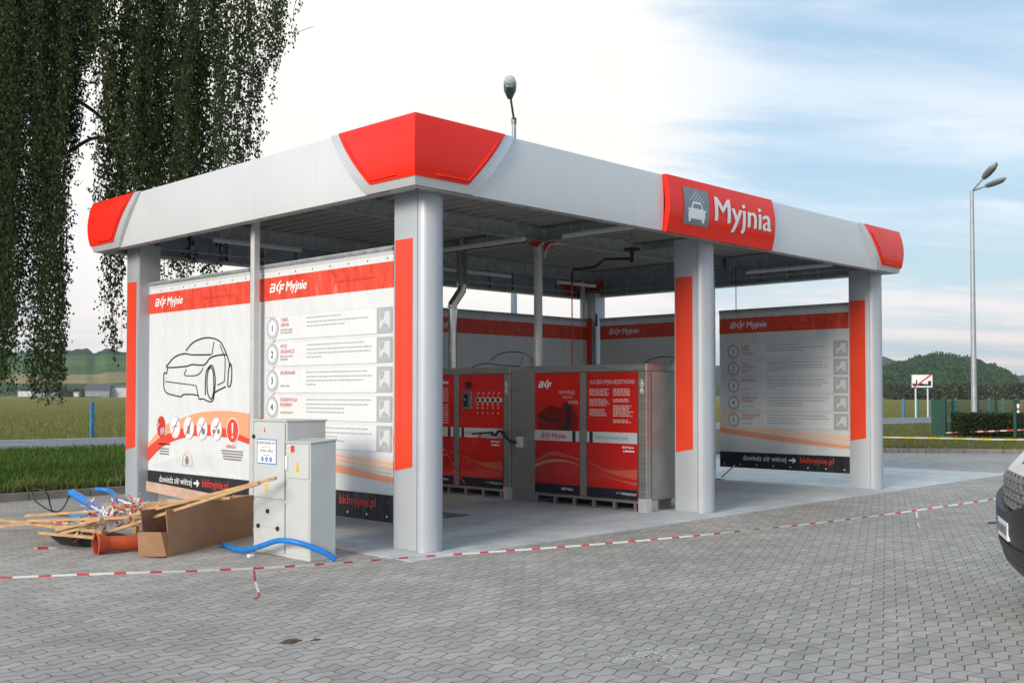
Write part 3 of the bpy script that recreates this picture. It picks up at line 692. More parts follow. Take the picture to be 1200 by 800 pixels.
def carpts(): return {'hood_lip': [(0.61,2.01),(0.57,1.99),(0.67,1.97),(1.14,1.98),(1.27,2.0),(1.59,1.99),(1.73,2.07),(1.87,2.1),(2.02,2.11),(2.15,2.11)],
 'hood_top' : [(0.61, 2.01), (0.77, 2.1), (0.94, 2.14), (1.1, 2.15), (1.29, 2.13), (1.77, 2.12)] ,
'roof' : [(1.11, 2.19), (1.29, 2.29), (1.54, 2.34), (1.76, 2.34), (1.95, 2.3), (2.06, 2.23), (2.19, 2.06), (2.24, 1.95)] ,
'screen' : [(1.84, 2.29), (1.79, 2.12)] ,
'front' : [(0.6, 1.97), (0.58, 1.89), (0.51, 1.9), (0.5, 1.8), (0.51, 1.69), (0.59, 1.62), (0.78, 1.59), (0.99, 1.57), (1.07, 1.6), (1.42, 1.59), (1.47, 1.54), (1.58, 1.54), (1.7, 1.51), (1.8, 1.51), (1.84, 1.55), (1.86, 1.62), (2.14, 1.7)] ,
'bumper' : [(0.55, 1.78), (0.95, 1.75), (1.35, 1.72), (1.4, 1.69), (1.45, 1.57)] ,
'light' : [(1.13, 1.94), (1.08, 1.86), (1.33, 1.85), (1.46, 1.87), (1.54, 1.92), (1.57, 1.96)] ,
'wheel' : [(1.63, 1.59), (1.63, 1.76), (1.65, 1.89), (1.72, 1.96), (1.79, 1.98), (1.84, 1.93), (1.88, 1.79), (1.86, 1.62), (1.84, 1.55)] ,
'rim' : [(1.77, 1.96), (1.7, 1.91), (1.67, 1.77), (1.69, 1.62), (1.75, 1.55), (1.8, 1.55), (1.84, 1.64), (1.84, 1.79), (1.82, 1.9), (1.77, 1.96)] ,
'door' : [(1.99, 2.24), (2.07, 2.13), (2.12, 2.05), (2.11, 1.8), (2.08, 1.76), (1.93, 1.72)] ,
'rwheel' : [(2.25, 2.0), (2.21, 1.92), (2.19, 1.72), (2.25, 1.71), (2.28, 1.8), (2.28, 1.93), (2.25, 2.0)]}
def wrinkle_mat(name, col, strength=.35, trans=.12):
    m, t, b = node_mat(name); g = t.nodes.new('ShaderNodeNewGeometry').outputs['Position']
    mp = t.nodes.new('ShaderNodeMapping'); mp.inputs['Scale'].default_value = (1.6,1.6,.9); mp.inputs['Rotation'].default_value = (R(28),R(12),0); t.links.new(g, mp.inputs[0])
    a = tnoise(t, mp.outputs[0], 2.3, 3, .55, 0, 1); 
    wv = t.nodes.new('ShaderNodeTexWave'); wv.inputs['Scale'].default_value = .9; wv.inputs['Distortion'].default_value = 9; wv.inputs['Detail'].default_value = 3; t.links.new(mp.outputs[0], wv.inputs['Vector'])
    bp = t.nodes.new('ShaderNodeBump'); bp.inputs['Strength'].default_value = strength; bp.inputs['Distance'].default_value = .16
    t.links.new(tm(t, 'ADD', tm(t, 'MULTIPLY', wv.outputs[0], .22), tm(t, 'MULTIPLY', a, .8)), bp.inputs['Height']); t.links.new(bp.outputs[0], b.inputs['Normal'])
    b.inputs['Base Color'].default_value = (*col, 1); b.inputs['Roughness'].default_value = .42; b.inputs['Specular IOR Level'].default_value = .4
    if trans:
        tr_ = t.nodes.new('ShaderNodeBsdfTranslucent'); tr_.inputs[0].default_value = (*col, 1); mx = t.nodes.new('ShaderNodeMixShader'); mx.inputs[0].default_value = trans
        t.links.new(b.outputs[0], mx.inputs[1]); t.links.new(tr_.outputs[0], mx.inputs[2]); t.links.new(mx.outputs[0], t.nodes['Material Output'].inputs[0])
    return m
M['sheet'] = wrinkle_mat('banner_vinyl', (.72,.74,.75), .26, .05)
M['cardp'] = wrinkle_mat('card_print', (.77,.78,.79), .22, .05)
M['sheettop'] = wrinkle_mat('banner_vinyl_pocket', (.55,.57,.58), .3, .04)
M['bandred'] = wrinkle_mat('banner_red_print', (.78,.07,.035), .9, .03)
M['bandblk'] = wrinkle_mat('banner_black_print', (.022,.022,.026), .4, 0)

def banner(x0, y0, ux, uy, wd, kind, label, back=False, sc=1.0):
    """a printed vinyl sheet laced to the frame; u runs to the right as one reads it"""
    U = Vector((ux, uy, 0)); root = thing('wash_banner', (x0+ux*wd/2, y0+uy*wd/2, .23), label, 'banner', 'printed banners laced between the canopy posts')
    P = Plane((x0, y0, 0), U); nb = P.Nn
    # sheet: a thin body with a soft sag so that it is not a perfect plane
    mb = MB(); nu, nv = 16, 14; z0, z1 = .24, 3.16
    for lay in (0, 1):
        vs = []
        for j in range(nv+1):
            for i in range(nu+1): vs.append(Vector((x0,y0,0))+U*(wd*i/nu)+Vector((0,0,z0+(z1-z0)*j/nv))-nb*(.006*lay))
        fs = [(j*(nu+1)+i, j*(nu+1)+i+1, (j+1)*(nu+1)+i+1, (j+1)*(nu+1)+i) for j in range(nv) for i in range(nu)]
        if lay: fs = [f[::-1] for f in fs]
        mb.raw(vs, fs, M['sheet'])
    sheet = mb.build('sheet', root)
    mb = MB(); c = Vector((x0,y0,3.155)); mb.tube([c-nb*.003, c+U*wd-nb*.003], .030, M['galv'], 8); mb.build('top_rail', root, smooth='auto')
    mb = MB(); P.rect(mb, 0, 3.095, wd, 3.185, M['sheettop'], 3); P.rect(mb, 0, 3.02, wd, 3.095, M['sheet'], 1); mb.build('top_hem', root)
    n = int(wd/.3)
    for i in range(n):
        for v_, r_, m_ in ((3.057, .010, M['black']), (.30, .013, M['white'])): mb = MB(); P.disc(mb, .1+(wd-.2)*i/(n-1), v_, r_, m_, 3, 8); mb.build('eyelet', root)
    mb = MB(); P.rect(mb, 0, 2.74, wd, 3.02, M['bandred'], 1); hb = mb.build('header_band', root)
    mb = MB(); logo(P, mb, .24, 2.835, .115, M['white'], 3); mb.build('header_lettering', hb)
    mb = MB()
    P.greek(mb, 1.55, 2.86, min(2.3, wd-.2), .018, M['tred'], 3) if kind else None
    mb.build('faint_address_line', hb)
    mb = MB(); P.rect(mb, 0, .24, wd, .53, M['bandblk'], 1); fb = mb.build('footer_band', root)
    f0 = .40 if kind == 'car' else .50
    if back: f0 = 1.4
    mb = MB(); P.text(mb, 'dowiedz się więcej', f0, .385, .098, M['white'], 3, bold=.012, sx=.86); mb.build('footer_lettering', fb)
    a = f0+.95; mb = MB(); P.poly(mb, [(a,.405),(a+.09,.405),(a+.07,.375),(a+.10,.375),(a+.15,.42),(a+.10,.465),(a+.07,.465),(a+.09,.435),(a,.435)], M['white'], 3); mb.build('arrow', fb)
    mb = MB(); P.text(mb, 'bkfmyjnie.pl', a+.22, .385, .105, M['pred'], 3, bold=.012, sx=.95); mb.build('web_address', fb)
    if kind == 'car':
        E = wd; mb = MB()
        P.band(mb, [(0,.86),(.46,1.14),(.99,1.27),(1.5,1.36),(2.15,1.39),(E,1.36)], [(0,.80),(.46,1.02),(.99,1.14),(1.5,1.17),(2.15,1.10),(E,1.03)], M['orange'], 1)
        P.band(mb, [(0,.82),(.40,.99),(.82,1.10),(1.34,1.18),(1.83,1.20),(2.3,1.13),(E,1.05)], [(0,.62),(.40,.84),(.82,.97),(1.34,1.045),(1.83,1.06),(2.3,1.04),(E,.98)], M['pred'], 2)
        for k in range(7): P.stroke(mb, [(.2+.1*k,.60-.008*k),(1.0,.74-.03*k),(1.8,.80-.03*k),(E-.05,.78-.033*k)], .004, M['lgrey'], 1)
        mb.build('swoosh', root)
        mb = MB()
        for k, pts in carpts().items():
            if sc != 1: pts = [(.6+(a_-.6)*sc*1.0+.68, 2.0+(b_-2.0)*sc) for a_, b_ in pts]
            P.stroke(mb, pts, .013 if k in ('door','screen','light','bumper') else .018, M['black'], 2, curve=k not in ('screen',))
        mb.build('car_drawing', root)
        for i, u in enumerate((.44,.84,1.21,1.56,1.92,2.32)):
            if back: u += .68
            mb = MB(); 
            if i == 0:
                P.disc(mb, u, 1.15, .115, M['tred'], 3, 20, .15); P.poly(mb, [(u-.10,1.22),(u-.14,1.17),(u-.09,1.13),(u-.04,1.19)], M['grey'], 4); P.poly(mb, [(u-.02,1.12),(u+.09,1.15),(u+.11,1.08),(u,1.03)], M['grey'], 4)
            elif i == 5:
                P.disc(mb, u, 1.14, .15, M['white'], 3, 20, .165); P.disc(mb, u, 1.14, .135, M['pred'], 4, 20, .15); P.poly(mb, [(u-.022,1.235),(u+.022,1.235),(u+.012,1.10),(u-.012,1.10)], M['white'], 5); P.disc(mb, u, 1.06, .02, M['white'], 5, 8)
            else:
                P.disc(mb, u, 1.15, .142, M['lgrey'], 3, 20, .152); P.disc(mb, u, 1.15, .13, M['white'], 4, 20, .14)
                if i == 1: P.stroke(mb, [(u-.08,1.14),(u,1.17),(u+.08,1.16)], .02, M['grey'], 5)
                if i == 2: P.poly(mb, [(u-.03,1.07),(u+.03,1.07),(u+.04,1.17),(u-.03,1.18)], M['text'], 5); P.stroke(mb, [(u+.03,1.17),(u+.06,1.23)], .02, M['text'], 5)
                if i == 3: P.disc(mb, u+.04, 1.11, .045, M['text'], 5, 10); P.stroke(mb, [(u-.07,1.2),(u+.03,1.13)], .018, M['grey'], 5)
                if i == 4: P.disc(mb, u-.06, 1.12, .03, M['text'], 5, 10); P.disc(mb, u+.06, 1.12, .035, M['text'], 5, 10); P.stroke(mb, [(u-.06,1.17),(u+.05,1.2)], .02, M['grey'], 5)
                P.stroke(mb, [(u-.085,1.04),(u+.085,1.26)], .016, M['tred'], 6)
            mb.build('round_pictogram', root)
        mb = MB(); cu = 1.16 if not back else 1.84
        P.stroke(mb, [(cu-.13,.66),(cu-.12,.74),(cu-.06,.81),(cu,.83),(cu+.06,.81),(cu+.12,.74),(cu+.13,.66)], .022, M['porange'], 2); P.poly(mb, [(cu-.03,.66),(cu-.045,.71),(cu,.79),(cu+.045,.71),(cu+.03,.66)], M['text'], 2); P.stroke(mb, [(cu-.14,.64),(cu+.14,.64)], .012, M['grey'], 2)
        mb.build('round_emblem', root)
        mb = MB(); u = 2.16 if not back else 2.84
        P.text(mb, 'UWAGA !', u, .915, .045, M['tred'], 2, bold=.01, sx=.9)
        for k in range(4): P.greek(mb, u-.12+.02*k, .87-.035*k, u+.42-.02*k, .018, M['text'], 2)
        P.greek(mb, .38, .90, .70, .022, M['tred'], 2)
        for k in range(3): P.greek(mb, .40, .84-.036*k, .66, .018, M['text'], 2)
        mb.build('small_print', root)
    else:
        mb = MB(); E = wd
        P.band(mb, [(0,1.32),(.9,1.28),(1.7,1.24),(E,1.16)], [(0,1.08),(.9,1.0),(1.7,1.02),(E,1.06)], M['porange'], 1)
        P.band(mb, [(0,.98),(.8,.90),(1.7,.80),(E,.72)], [(0,.88),(.8,.80),(1.7,.72),(E,.66)], M['orange'], 1)
        P.band(mb, [(0,1.02),(.8,1.0),(1.7,.93),(E,.90)], [(0,.97),(.8,.92),(1.7,.83),(E,.80)], M['porange'], 1)
        for k in range(4): P.stroke(mb, [(0,1.06-.05*k),(.9,1.02-.07*k),(1.8,.90-.05*k),(E,.86-.05*k)], .006, M['orange'], 1.4)
        mb.build('swoosh', root)
        for i, (hd, sb, body) in enumerate(STEPS):
            zt = 2.535-i*.318; card = MB(); P.rect(card, .36, zt-.275, 2.33, zt, M['cardp'], 2)
            P.stroke(card, [(.05,zt+.003),(2.33,zt+.003)], .005, M['lgrey'], 2); P.stroke(card, [(.40,zt-.278),(2.33,zt-.278)], .005, M['lgrey'], 2); co = card.build('step_card', root)
            mb = MB(); P.poly(mb, [(.19,zt-.20),(.19,zt-.24),(.31,zt-.31),(.43,zt-.24),(.43,zt-.20)], M['lgrey'], 3); P.disc(mb, .31, zt-.135, .128, M['grey'], 4, 24); P.disc(mb, .31, zt-.135, .105, M['lgrey'], 5, 24); P.disc(mb, .31, zt-.135, .078, M['white'], 6, 20)
            P.text(mb, str(i+1), .31, zt-.175, .085, M['black'], 7, bold=.02, align='CENTER'); mb.build('number_badge', co)
            mb = MB()
            for k, s_ in enumerate(hd): P.text(mb, s_, .48, zt-.065-.062*k, .046, M['tred'], 3, bold=.012, sx=.78)
            for k, s_ in enumerate(sb):
                if s_: P.text(mb, s_, .48, zt-.175-.035*k, .024, M['text'], 3, bold=.012, sx=.9)
            mb.build('step_title', co)
            mb = MB(); v = zt-.05
            for k, f in enumerate(body): P.greek(mb, 1.02, v, 1.02+1.22*f, .016, M['grey'], 3); v -= .052 if k in (0,) else .045
            mb.build('step_text', co)
            mb = MB(); P.rect(mb, 2.33, zt-.275, E-.02, zt, M['grey'], 3); P.rect(mb, 2.38, zt-.225, E-.055, zt-.045, M['lgrey'], 4); 
            P.poly(mb, [(2.385,zt-.05),(2.47,zt-.05),(2.45,zt-.12),(2.40,zt-.15)], M['grey'], 5); P.poly(mb, [(2.40,zt-.22),(2.45,zt-.16),(2.52,zt-.19),(2.54,zt-.22)], M['grey'], 5); P.stroke(mb, [(2.42,zt-.20),(2.50,zt-.08)], .008, M['white'], 6)
            mb.build('picture_tile', co)
    return root
banner(.15, 6.10, 0, -1, 2.70, 'car', 'white wash banner with a black car drawing beside the leftmost column')
banner(.15, 3.19, 0, -1, 2.61, 'steps', 'sunlit white banner with numbered wash steps behind the grey cabinets')
banner(10.10, 5.98, 0, -1, 2.70, 'car', 'shaded banner with car drawing at the far inner corner, half behind the middle column')
banner(10.10, 3.05, 0, -1, 2.62, 'steps', 'shaded banner with five numbered wash steps beside the rightmost column')
banner(5.25, 6.28, 1, 0, 4.78, 'car', 'wide shaded banner along the back wall above the red cabinets', True, 1.25)
banner(.36, 6.28, 1, 0, 4.5, 'car', 'wide banner on the back wall hidden behind the left banners', True, 1.25)
# short black straps that hold the banner edges
for (x, y, z, lab) in ((.12, 6.16, 3.08, 'black strap at the upper edge of the car banner on the leftmost column'), (.12, 6.16, .30, 'black strap at the lower edge of the car banner on the leftmost column'), (10.04, 6.03, 3.15, 'black strap beside the far inner corner column')):
    mb = MB(); mb.box(x-.015, x+.015, y-.02, y+.02, z-.13, z+.13, M['black']); tag(mb.build('edge_strap', bevel=.005), lab, 'strap', 'black straps holding the banner edges')
# stay at the foot of the right wall
mb = MB(); mb.bar((10.0,2.95,.05),(10.05,2.7,.28),.04,.02,M['galv']); mb.box(9.9,10.05,2.9,3.02,.006,.03,M['galv']); tag(mb.build('frame_brace'), 'short slanted steel brace below the right steps banner', 'brace')

# ------------------------------------------------------------ wash machine cabinets
M['mred'] = mat('cabinet_red_print', (.54,.010,.006), .22, 0, .10, 1.2, coat=.4)
M['endp'] = mat('dull_stainless', (.36,.36,.34), .62, .5, .12, 3)
M['mdred'] = mat('cabinet_dark_red_print', (.20,.006,.006), .25, 0, .2, 2, coat=.4)
M['mtext'] = mat('cabinet_pale_print', (.62,.50,.48), .4)
M['mstripe'] = mat('cabinet_grey_stripe', (.52,.55,.58), .3)
M['mor'] = mat('cabinet_orange_curve', (.50,.10,.05), .3)
M['mor2'] = mat('cabinet_pale_curve', (.62,.28,.20), .3)
M['navy'] = mat('cabinet_navy', (.015,.015,.03), .35)
X0, X1, ZT = 4.50, 5.32, 2.02
def cabinet(y0, y1, label, near):
    root = thing('wash_cabinet', (4.9, (y0+y1)/2, .006), label, 'machine cabinet', 'stainless cabinets with red printed panels')
    mb = MB(); mb.box(X0+.02, X1-.02, y0+.02, y1-.02, .17, ZT-.04, M['stain']); body = mb.build('body', root, bevel=.006)
    mb = MB(); mb.box(X0-.012, X1+.012, y0-.012, y1+.012, ZT-.105, ZT, M['stain']); mb.build('top_cap', root, bevel=.008)
    mb = MB(); mb.box(X0-.008, X0+.10, y0-.008, y0+.13, .0065, ZT-.107, M['stain']); cp = mb.build('corner_post', root, bevel=.004)
    mb = MB(); mb.box(X0-.011, X0+.101, y0-.011, y0+.131, .0065, .19, M['frame']); mb.build('post_shoe', cp)
    mb = MB(); mb.box(X0+.103, X1-.01, y0-.004, y0+.02, .0065, .16, M['stainp']); mb.build('end_plinth', root)
    if near:
        mb = MB(); mb.box(X0+.125, X1-.03, y0-.003, y0+.02, .165, ZT-.11, M['endp']); mb.build('end_panel', root)
    P = Plane((X0-.012, y1, 0), (0,-1,0)); w_ = y1-y0; hw = (w_-.13-.12)/2
    # frame strips at far end and between the two panels
    mb = MB(); mb.box(X0-.014, X0+.02, y1-hw-.12, y1-hw-.0, .16, ZT-.107, M['stain']); mb.build('mullion', root); mb = MB(); mb.box(X0-.012, X0+.02, y1-.03, y1, .10, ZT-.107, M['stain']); mb.build('edge_strip', root)
    for k in range(2):
        u0 = .03 if k == 0 else hw+.13; u1 = hw-.01 if k == 0 else w_-.14
        mb = MB(); mb.box(X0-.012, X0+.01, y1-u1, y1-u0, .165, ZT-.115, M['mred']); pn = mb.build('printed_panel', root, bevel=.003)
        cw = u1-u0
        mb = MB(); P.rect(mb, u0, .925, u1, 1.075, M['mstripe'], 2); a = u1-.13 if k == 0 else u0+.05; P.rect(mb, a, .925, a+.06, 1.075, M['navy'], 3)
        if k == 0 and near: logo(P, mb, u0+.12, .965, .075, M['tred'], 3)
        elif k == 1: P.text(mb, 'technologia tworzona z pasją', u0+.15, .978, .058, M['text'], 3, sx=.62)
        mb.build('grey_stripe', pn)
        mb = MB(); P.rect(mb, u0+.003, .168, u1-.003, .30, M['navy'], 1.5); 
        if k == 0: logo(P, mb, u1-.34, .225, .033, M['white'], 3)
        else: P.text(mb, '> > bkfmyjnie.pl', u1-.36, .225, .038, M['white'], 3, bold=.01)
        mb.build('navy_base', pn)
        mb = MB(); q = u1-u0
        if k == 0: 
            P.band(mb, [(u0,.62),(u0+q*.35,.76),(u0+q*.7,.74),(u1,.68)], [(u0,.58),(u0+q*.35,.70),(u0+q*.7,.70),(u1,.65)], M['mor'], 2)
            P.band(mb, [(u0,.56),(u0+q*.3,.645),(u0+q*.65,.655),(u1,.60)], [(u0,.52),(u0+q*.3,.60),(u0+q*.65,.63),(u1,.595)], M['mor2'], 3)
        else:
            P.band(mb, [(u0,.66),(u0+q*.4,.56),(u0+q*.7,.555),(u1,.58)], [(u0,.645),(u0+q*.4,.52),(u0+q*.7,.47),(u1,.44)], M['mor'], 2)
            P.band(mb, [(u0,.60),(u0+q*.4,.47),(u0+q*.7,.42),(u1,.40)], [(u0,.595),(u0+q*.4,.455),(u0+q*.7,.40),(u1,.36)], M['mor'], 3)
            logo(P, mb, u1-.26, .86, .030, M['white'], 3); P.greek(mb, u1-.24, .81, u1-.05, .022, M['white'], 3)
        mb.build('curved_lines', pn)
        if k == 0 and near:
            mb = MB(); P.poly(mb, [(u0+.05,1.30),(u0+.3,1.44),(u0+.55,1.40),(u0+.72,1.48),(u1-.04,1.3),(u1-.03,1.08),(u0+.1,1.08)], M['mdred'], 1.5)
            P.disc(mb, u0+.62, 1.28, .105, M['black'], 2.5, 24, .21); P.disc(mb, u0+.58, 1.30, .07, M['mdred'], 3.5, 20, .15); P.stroke(mb, [(u0+.1,1.30),(u0+.3,1.22),(u0+.5,1.24)], .03, M['black'], 3); mb.build('car_photo', pn)
            mb = MB(); logo(P, mb, u0+.08, 1.70, .095, M['white'], 3, False); mb.build('emblem', pn)
            mb = MB(); P.text(mb, 'technologia', u0+.48, 1.61, .062, M['mtext'], 3, sx=.8); P.text(mb, 'tworzona', u0+.56, 1.545, .042, M['mtext'], 3, sx=.8); P.text(mb, 'z pasją', u0+.66, 1.47, .062, M['mtext'], 3, sx=.8); mb.build('slogan', pn)
        elif k == 1 and near:
            mb = MB(); P.text(mb, 'DLACZEGO MYJNIA BEZDOTYKOWA?', u0+.06, 1.745, .060, M['mtext'], 3, bold=.012, sx=.56)
            for cx_, rows in ((u0+.05, (3,3,3)), (u0+.05+cw*.48, (3,1,5,1))):
                v = 1.665
                for r_ in rows:
                    for j in range(r_+1): P.greek(mb, cx_, v, cx_+cw*rnd.uniform(.3,.41), .014, M['mtext'], 3); v -= .027
                    v -= .035
            mb.build('printed_text', pn)
        elif k == 1:
            mb = MB(); mb.box(X0-.05, X0-.012, y1-u0-.30, y1-u0-.10, 1.36, 1.66, M['stainp']); pc = mb.build('coin_unit', root, bevel=.006)
            mb = MB(); P2 = Plane((X0-.05, y1, 0), (0,-1,0)); P2.rect(mb, u0+.13, 1.41, u0+.22, 1.60, M['black'], 1); P2.disc(mb, u0+.17, 1.52, .012, M['white'], 3, 8); mb.build('coin_slot', pc)
            mb = MB(); P.rect(mb, u0+.14, 1.70, u0+.28, 1.80, M['black'], 3); mb.build('display', pn)
            mb = MB(); P.rect(mb, u0+.40, 1.485, u1-.01, 1.545, M['mstripe'], 2); mb.build('button_strip', pn)
            for j in range(5):
                mb = MB(); c_ = u0+.42+.105*j*(cw/.9)
                P.disc(mb, c_, 1.515, .048, M['mtext'], 3, 16); P.disc(mb, c_, 1.515, .034, M['black'], 4, 14); P.greek(mb, c_-.02, 1.43, c_+.02, .02, M['mtext'], 3); P.greek(mb, c_-.015, 1.38, c_+.02, .02, M['mtext'], 3); P.greek(mb, c_-.01, 1.30, c_+.012, .025, M['mtext'], 3)
                P.stroke(mb, [(c_,1.59),(c_+.04,1.64)], .014, M['mtext'], 3, False); mb.build('program_button', pn)
        else:
            mb = MB(); v = 1.78; P.rect(mb, u0+.1, v-.01, u1-.12, v+.03, M['mtext'], 3)
            for j in range(14): P.greek(mb, u0+.08, v-.09-.04*j-(.03 if j > 5 else 0), u1-.12, .016, M['mtext'], 3)
            mb.build('printed_text', pn)
    mb = MB(); P.lift = .004; P3 = Plane((X0-.008, y0+.12, 0), (0,-1,0)); logo_mb = mb
    # emblem turned upright on the corner post
    def upr(pts): P3.poly(mb, [(.085-b_*.055+0, 1.60+(a_+b_*.2)*.075) for a_, b_ in pts], M['white'], 1)
    upr([(0,0),(.85,0),(.97,.5),(.97,.84),(.86,.95),(.05,.95),(.05,.74),(.68,.74),(.68,.58),(.22,.58),(.22,.40),(.68,.40),(.68,.21),(0,.21)]); upr([(1.08,.48),(1.42,.05),(1.72,.05),(1.40,.48),(1.98,1.18),(1.74,1.18)]); upr([(1.80,-.22),(2.04,-.22),(2.04,.22),(2.52,.22),(2.52,.42),(2.04,.42),(2.04,.56),(2.62,.56),(2.62,.78),(1.80,.78)])
    mb.build('post_emblem', cp)
    # base rail on short feet
    mb = MB(); mb.bar((X0+.03, y0+.14, .135), (X0+.03, y1, .135), .05, .04, M['stain']); br = mb.build('base_rail', root)
    n = 6
    for i in range(n):
        y = y0+.2+(w_-.24)*i/(n-1); mb = MB(); mb.box(X0+.01, X0+.06, y-.025, y+.025, .0065, .115, M['stain']); mb.build('foot', br)
    mb = MB(); mb.box(X0+.35, X1-.1, y0+.2, y1-.1, .03, .165, M['black']); mb.build('under_tray', root)
    return root, cp
near_cab, _ = cabinet(.54, 2.62, 'nearest wash cabinet with red panels and black tyre picture, behind the middle column', True)
far_cab, fcp = cabinet(3.12, 5.35, 'far wash cabinet with coin unit and round buttons, farther from the front', False)
mb = MB(); mb.box(X0+.03, X1-.05, 2.63, 3.105, .0065, ZT-.02, M['stain']); lk = mb.build('link_panel', far_cab, bevel=.004)
mb = MB(); mb.box(X0-.02, X0+.03, 2.86, 2.98, .80, .96, M['lgrey']); hk = mb.build('lance_holder', far_cab, bevel=.01)
mb = MB(); mb.tube(bez([(X0-.03,2.95,.88),(X0-.08,3.05,.90),(X0-.10,3.18,1.02),(X0-.10,3.26,1.04),(X0-.12,3.32,.98),(X0-.11,3.42,1.02)],5), .022, M['black'], 8); mb.tube([(X0-.11,3.42,1.02),(X0-.16,3.62,1.00),(X0-.14,3.80,.985)], .014, M['black'], 8); mb.build('wash_lance', hk, smooth=True)
mb = MB(); mb.tube(bez([(X0-.10,3.65,.99),(X0-.14,3.78,.80),(X0-.14,3.86,.62),(X0-.10,3.92,.45)],6), .012, M['tred'], 8); mb.build('hose', far_cab, smooth=True)
mb = MB(); mb.tube(bez([(X0-.03,4.75,1.05),(X0-.08,4.60,.90),(X0-.12,4.40,.66),(X0-.14,4.20,.45),(X0-.2,4.0,.30),(X0-.25,3.85,.22)],6), .012, M['tred'], 8); mb.build('hose', far_cab, smooth=True)
# drain grate
mb = MB(); mb.box(1.55, 2.62, 2.02, 2.55, .004, .012, M['grate'])
for i in range(12): mb.box(1.57+.086*i, 1.60+.086*i, 2.04, 2.53, .0125, .02, M['galv'])
tag(mb.build('drain_grate'), 'dark metal drain grate in the floor of the left bay', 'drain')
# flue
fl = thing('flue_pipe', (4.93, 4.88, 2.02), 'shiny stainless flue rising from the far cabinet to the roof', 'flue')
zz = [(2.02,.0),(2.9,.0),(3.10,.0),(3.32,.12),(3.5,.12),(4.06,.12)]
mb = MB(); mb.tube([(4.95,4.91,2.02),(4.95,4.91,3.02)], .075, M['stainp'], 20); mb.build('lower_pipe', fl, smooth='auto')
mb = MB(); mb.tube([(4.95,4.91,3.02),(4.95,4.91,3.10),(5.06,4.80,3.34),(5.06,4.80,3.44)], .078, M['stainp'], 20); mb.build('offset_bend', fl, smooth='auto')
mb = MB(); mb.tube([(5.06,4.80,3.44),(5.06,4.80,4.19)], .088, M['stainp'], 20); mb.build('upper_pipe', fl, smooth='auto')
for z in (2.06, 2.14, 2.98, 3.06): mb = MB(); mb.tube([(4.95,4.91,z),(4.95,4.91,z+.025)], .084, M['stainp'], 20); mb.build('clamp', fl, smooth='auto')
# ceiling boom with its hanging hose
bm = thing('ceiling_boom', (5.75, 1.75, 3.9), 'dark jointed ceiling boom with hanging hose in the right bay', 'boom')
mb = MB(); mb.box(5.66,5.84,1.66,1.84,3.78,3.82,M['black']); mb.tube([(5.75,1.75,3.84),(5.75,1.75,4.2)], .02, M['galv'], 8); mb.tube([(5.75,1.75,3.6),(5.75,1.75,3.80)], .03, M['black'], 10); mb.build('swivel', bm)
mb = MB(); mb.tube([(5.75,1.75,3.66),(5.76,2.28,3.70),(5.90,2.6,3.62),(6.10,3.24,3.64)], .022, M['black'], 8); mb.build('arm', bm)
mb = MB(); mb.tube(bez([(6.10,3.24,3.64),(6.11,3.27,3.5),(6.11,3.27,2.6),(6.11,3.27,1.2),(6.0,3.2,.9)],5), .010, M['tred'], 8); mb.tube([(6.11,3.27,3.62),(6.11,3.27,3.4)], .016, M['black'], 8); mb.build('hose', bm)
# loose grey cable hanging in the right bay
mb = MB(); mb.tube([(10.0,2.62,3.98),(10.0,2.62,3.1)], .008, M['black'], 6); tag(mb.build('hanging_cable'), 'thin dark cable hanging above the right steps banner', 'cable')

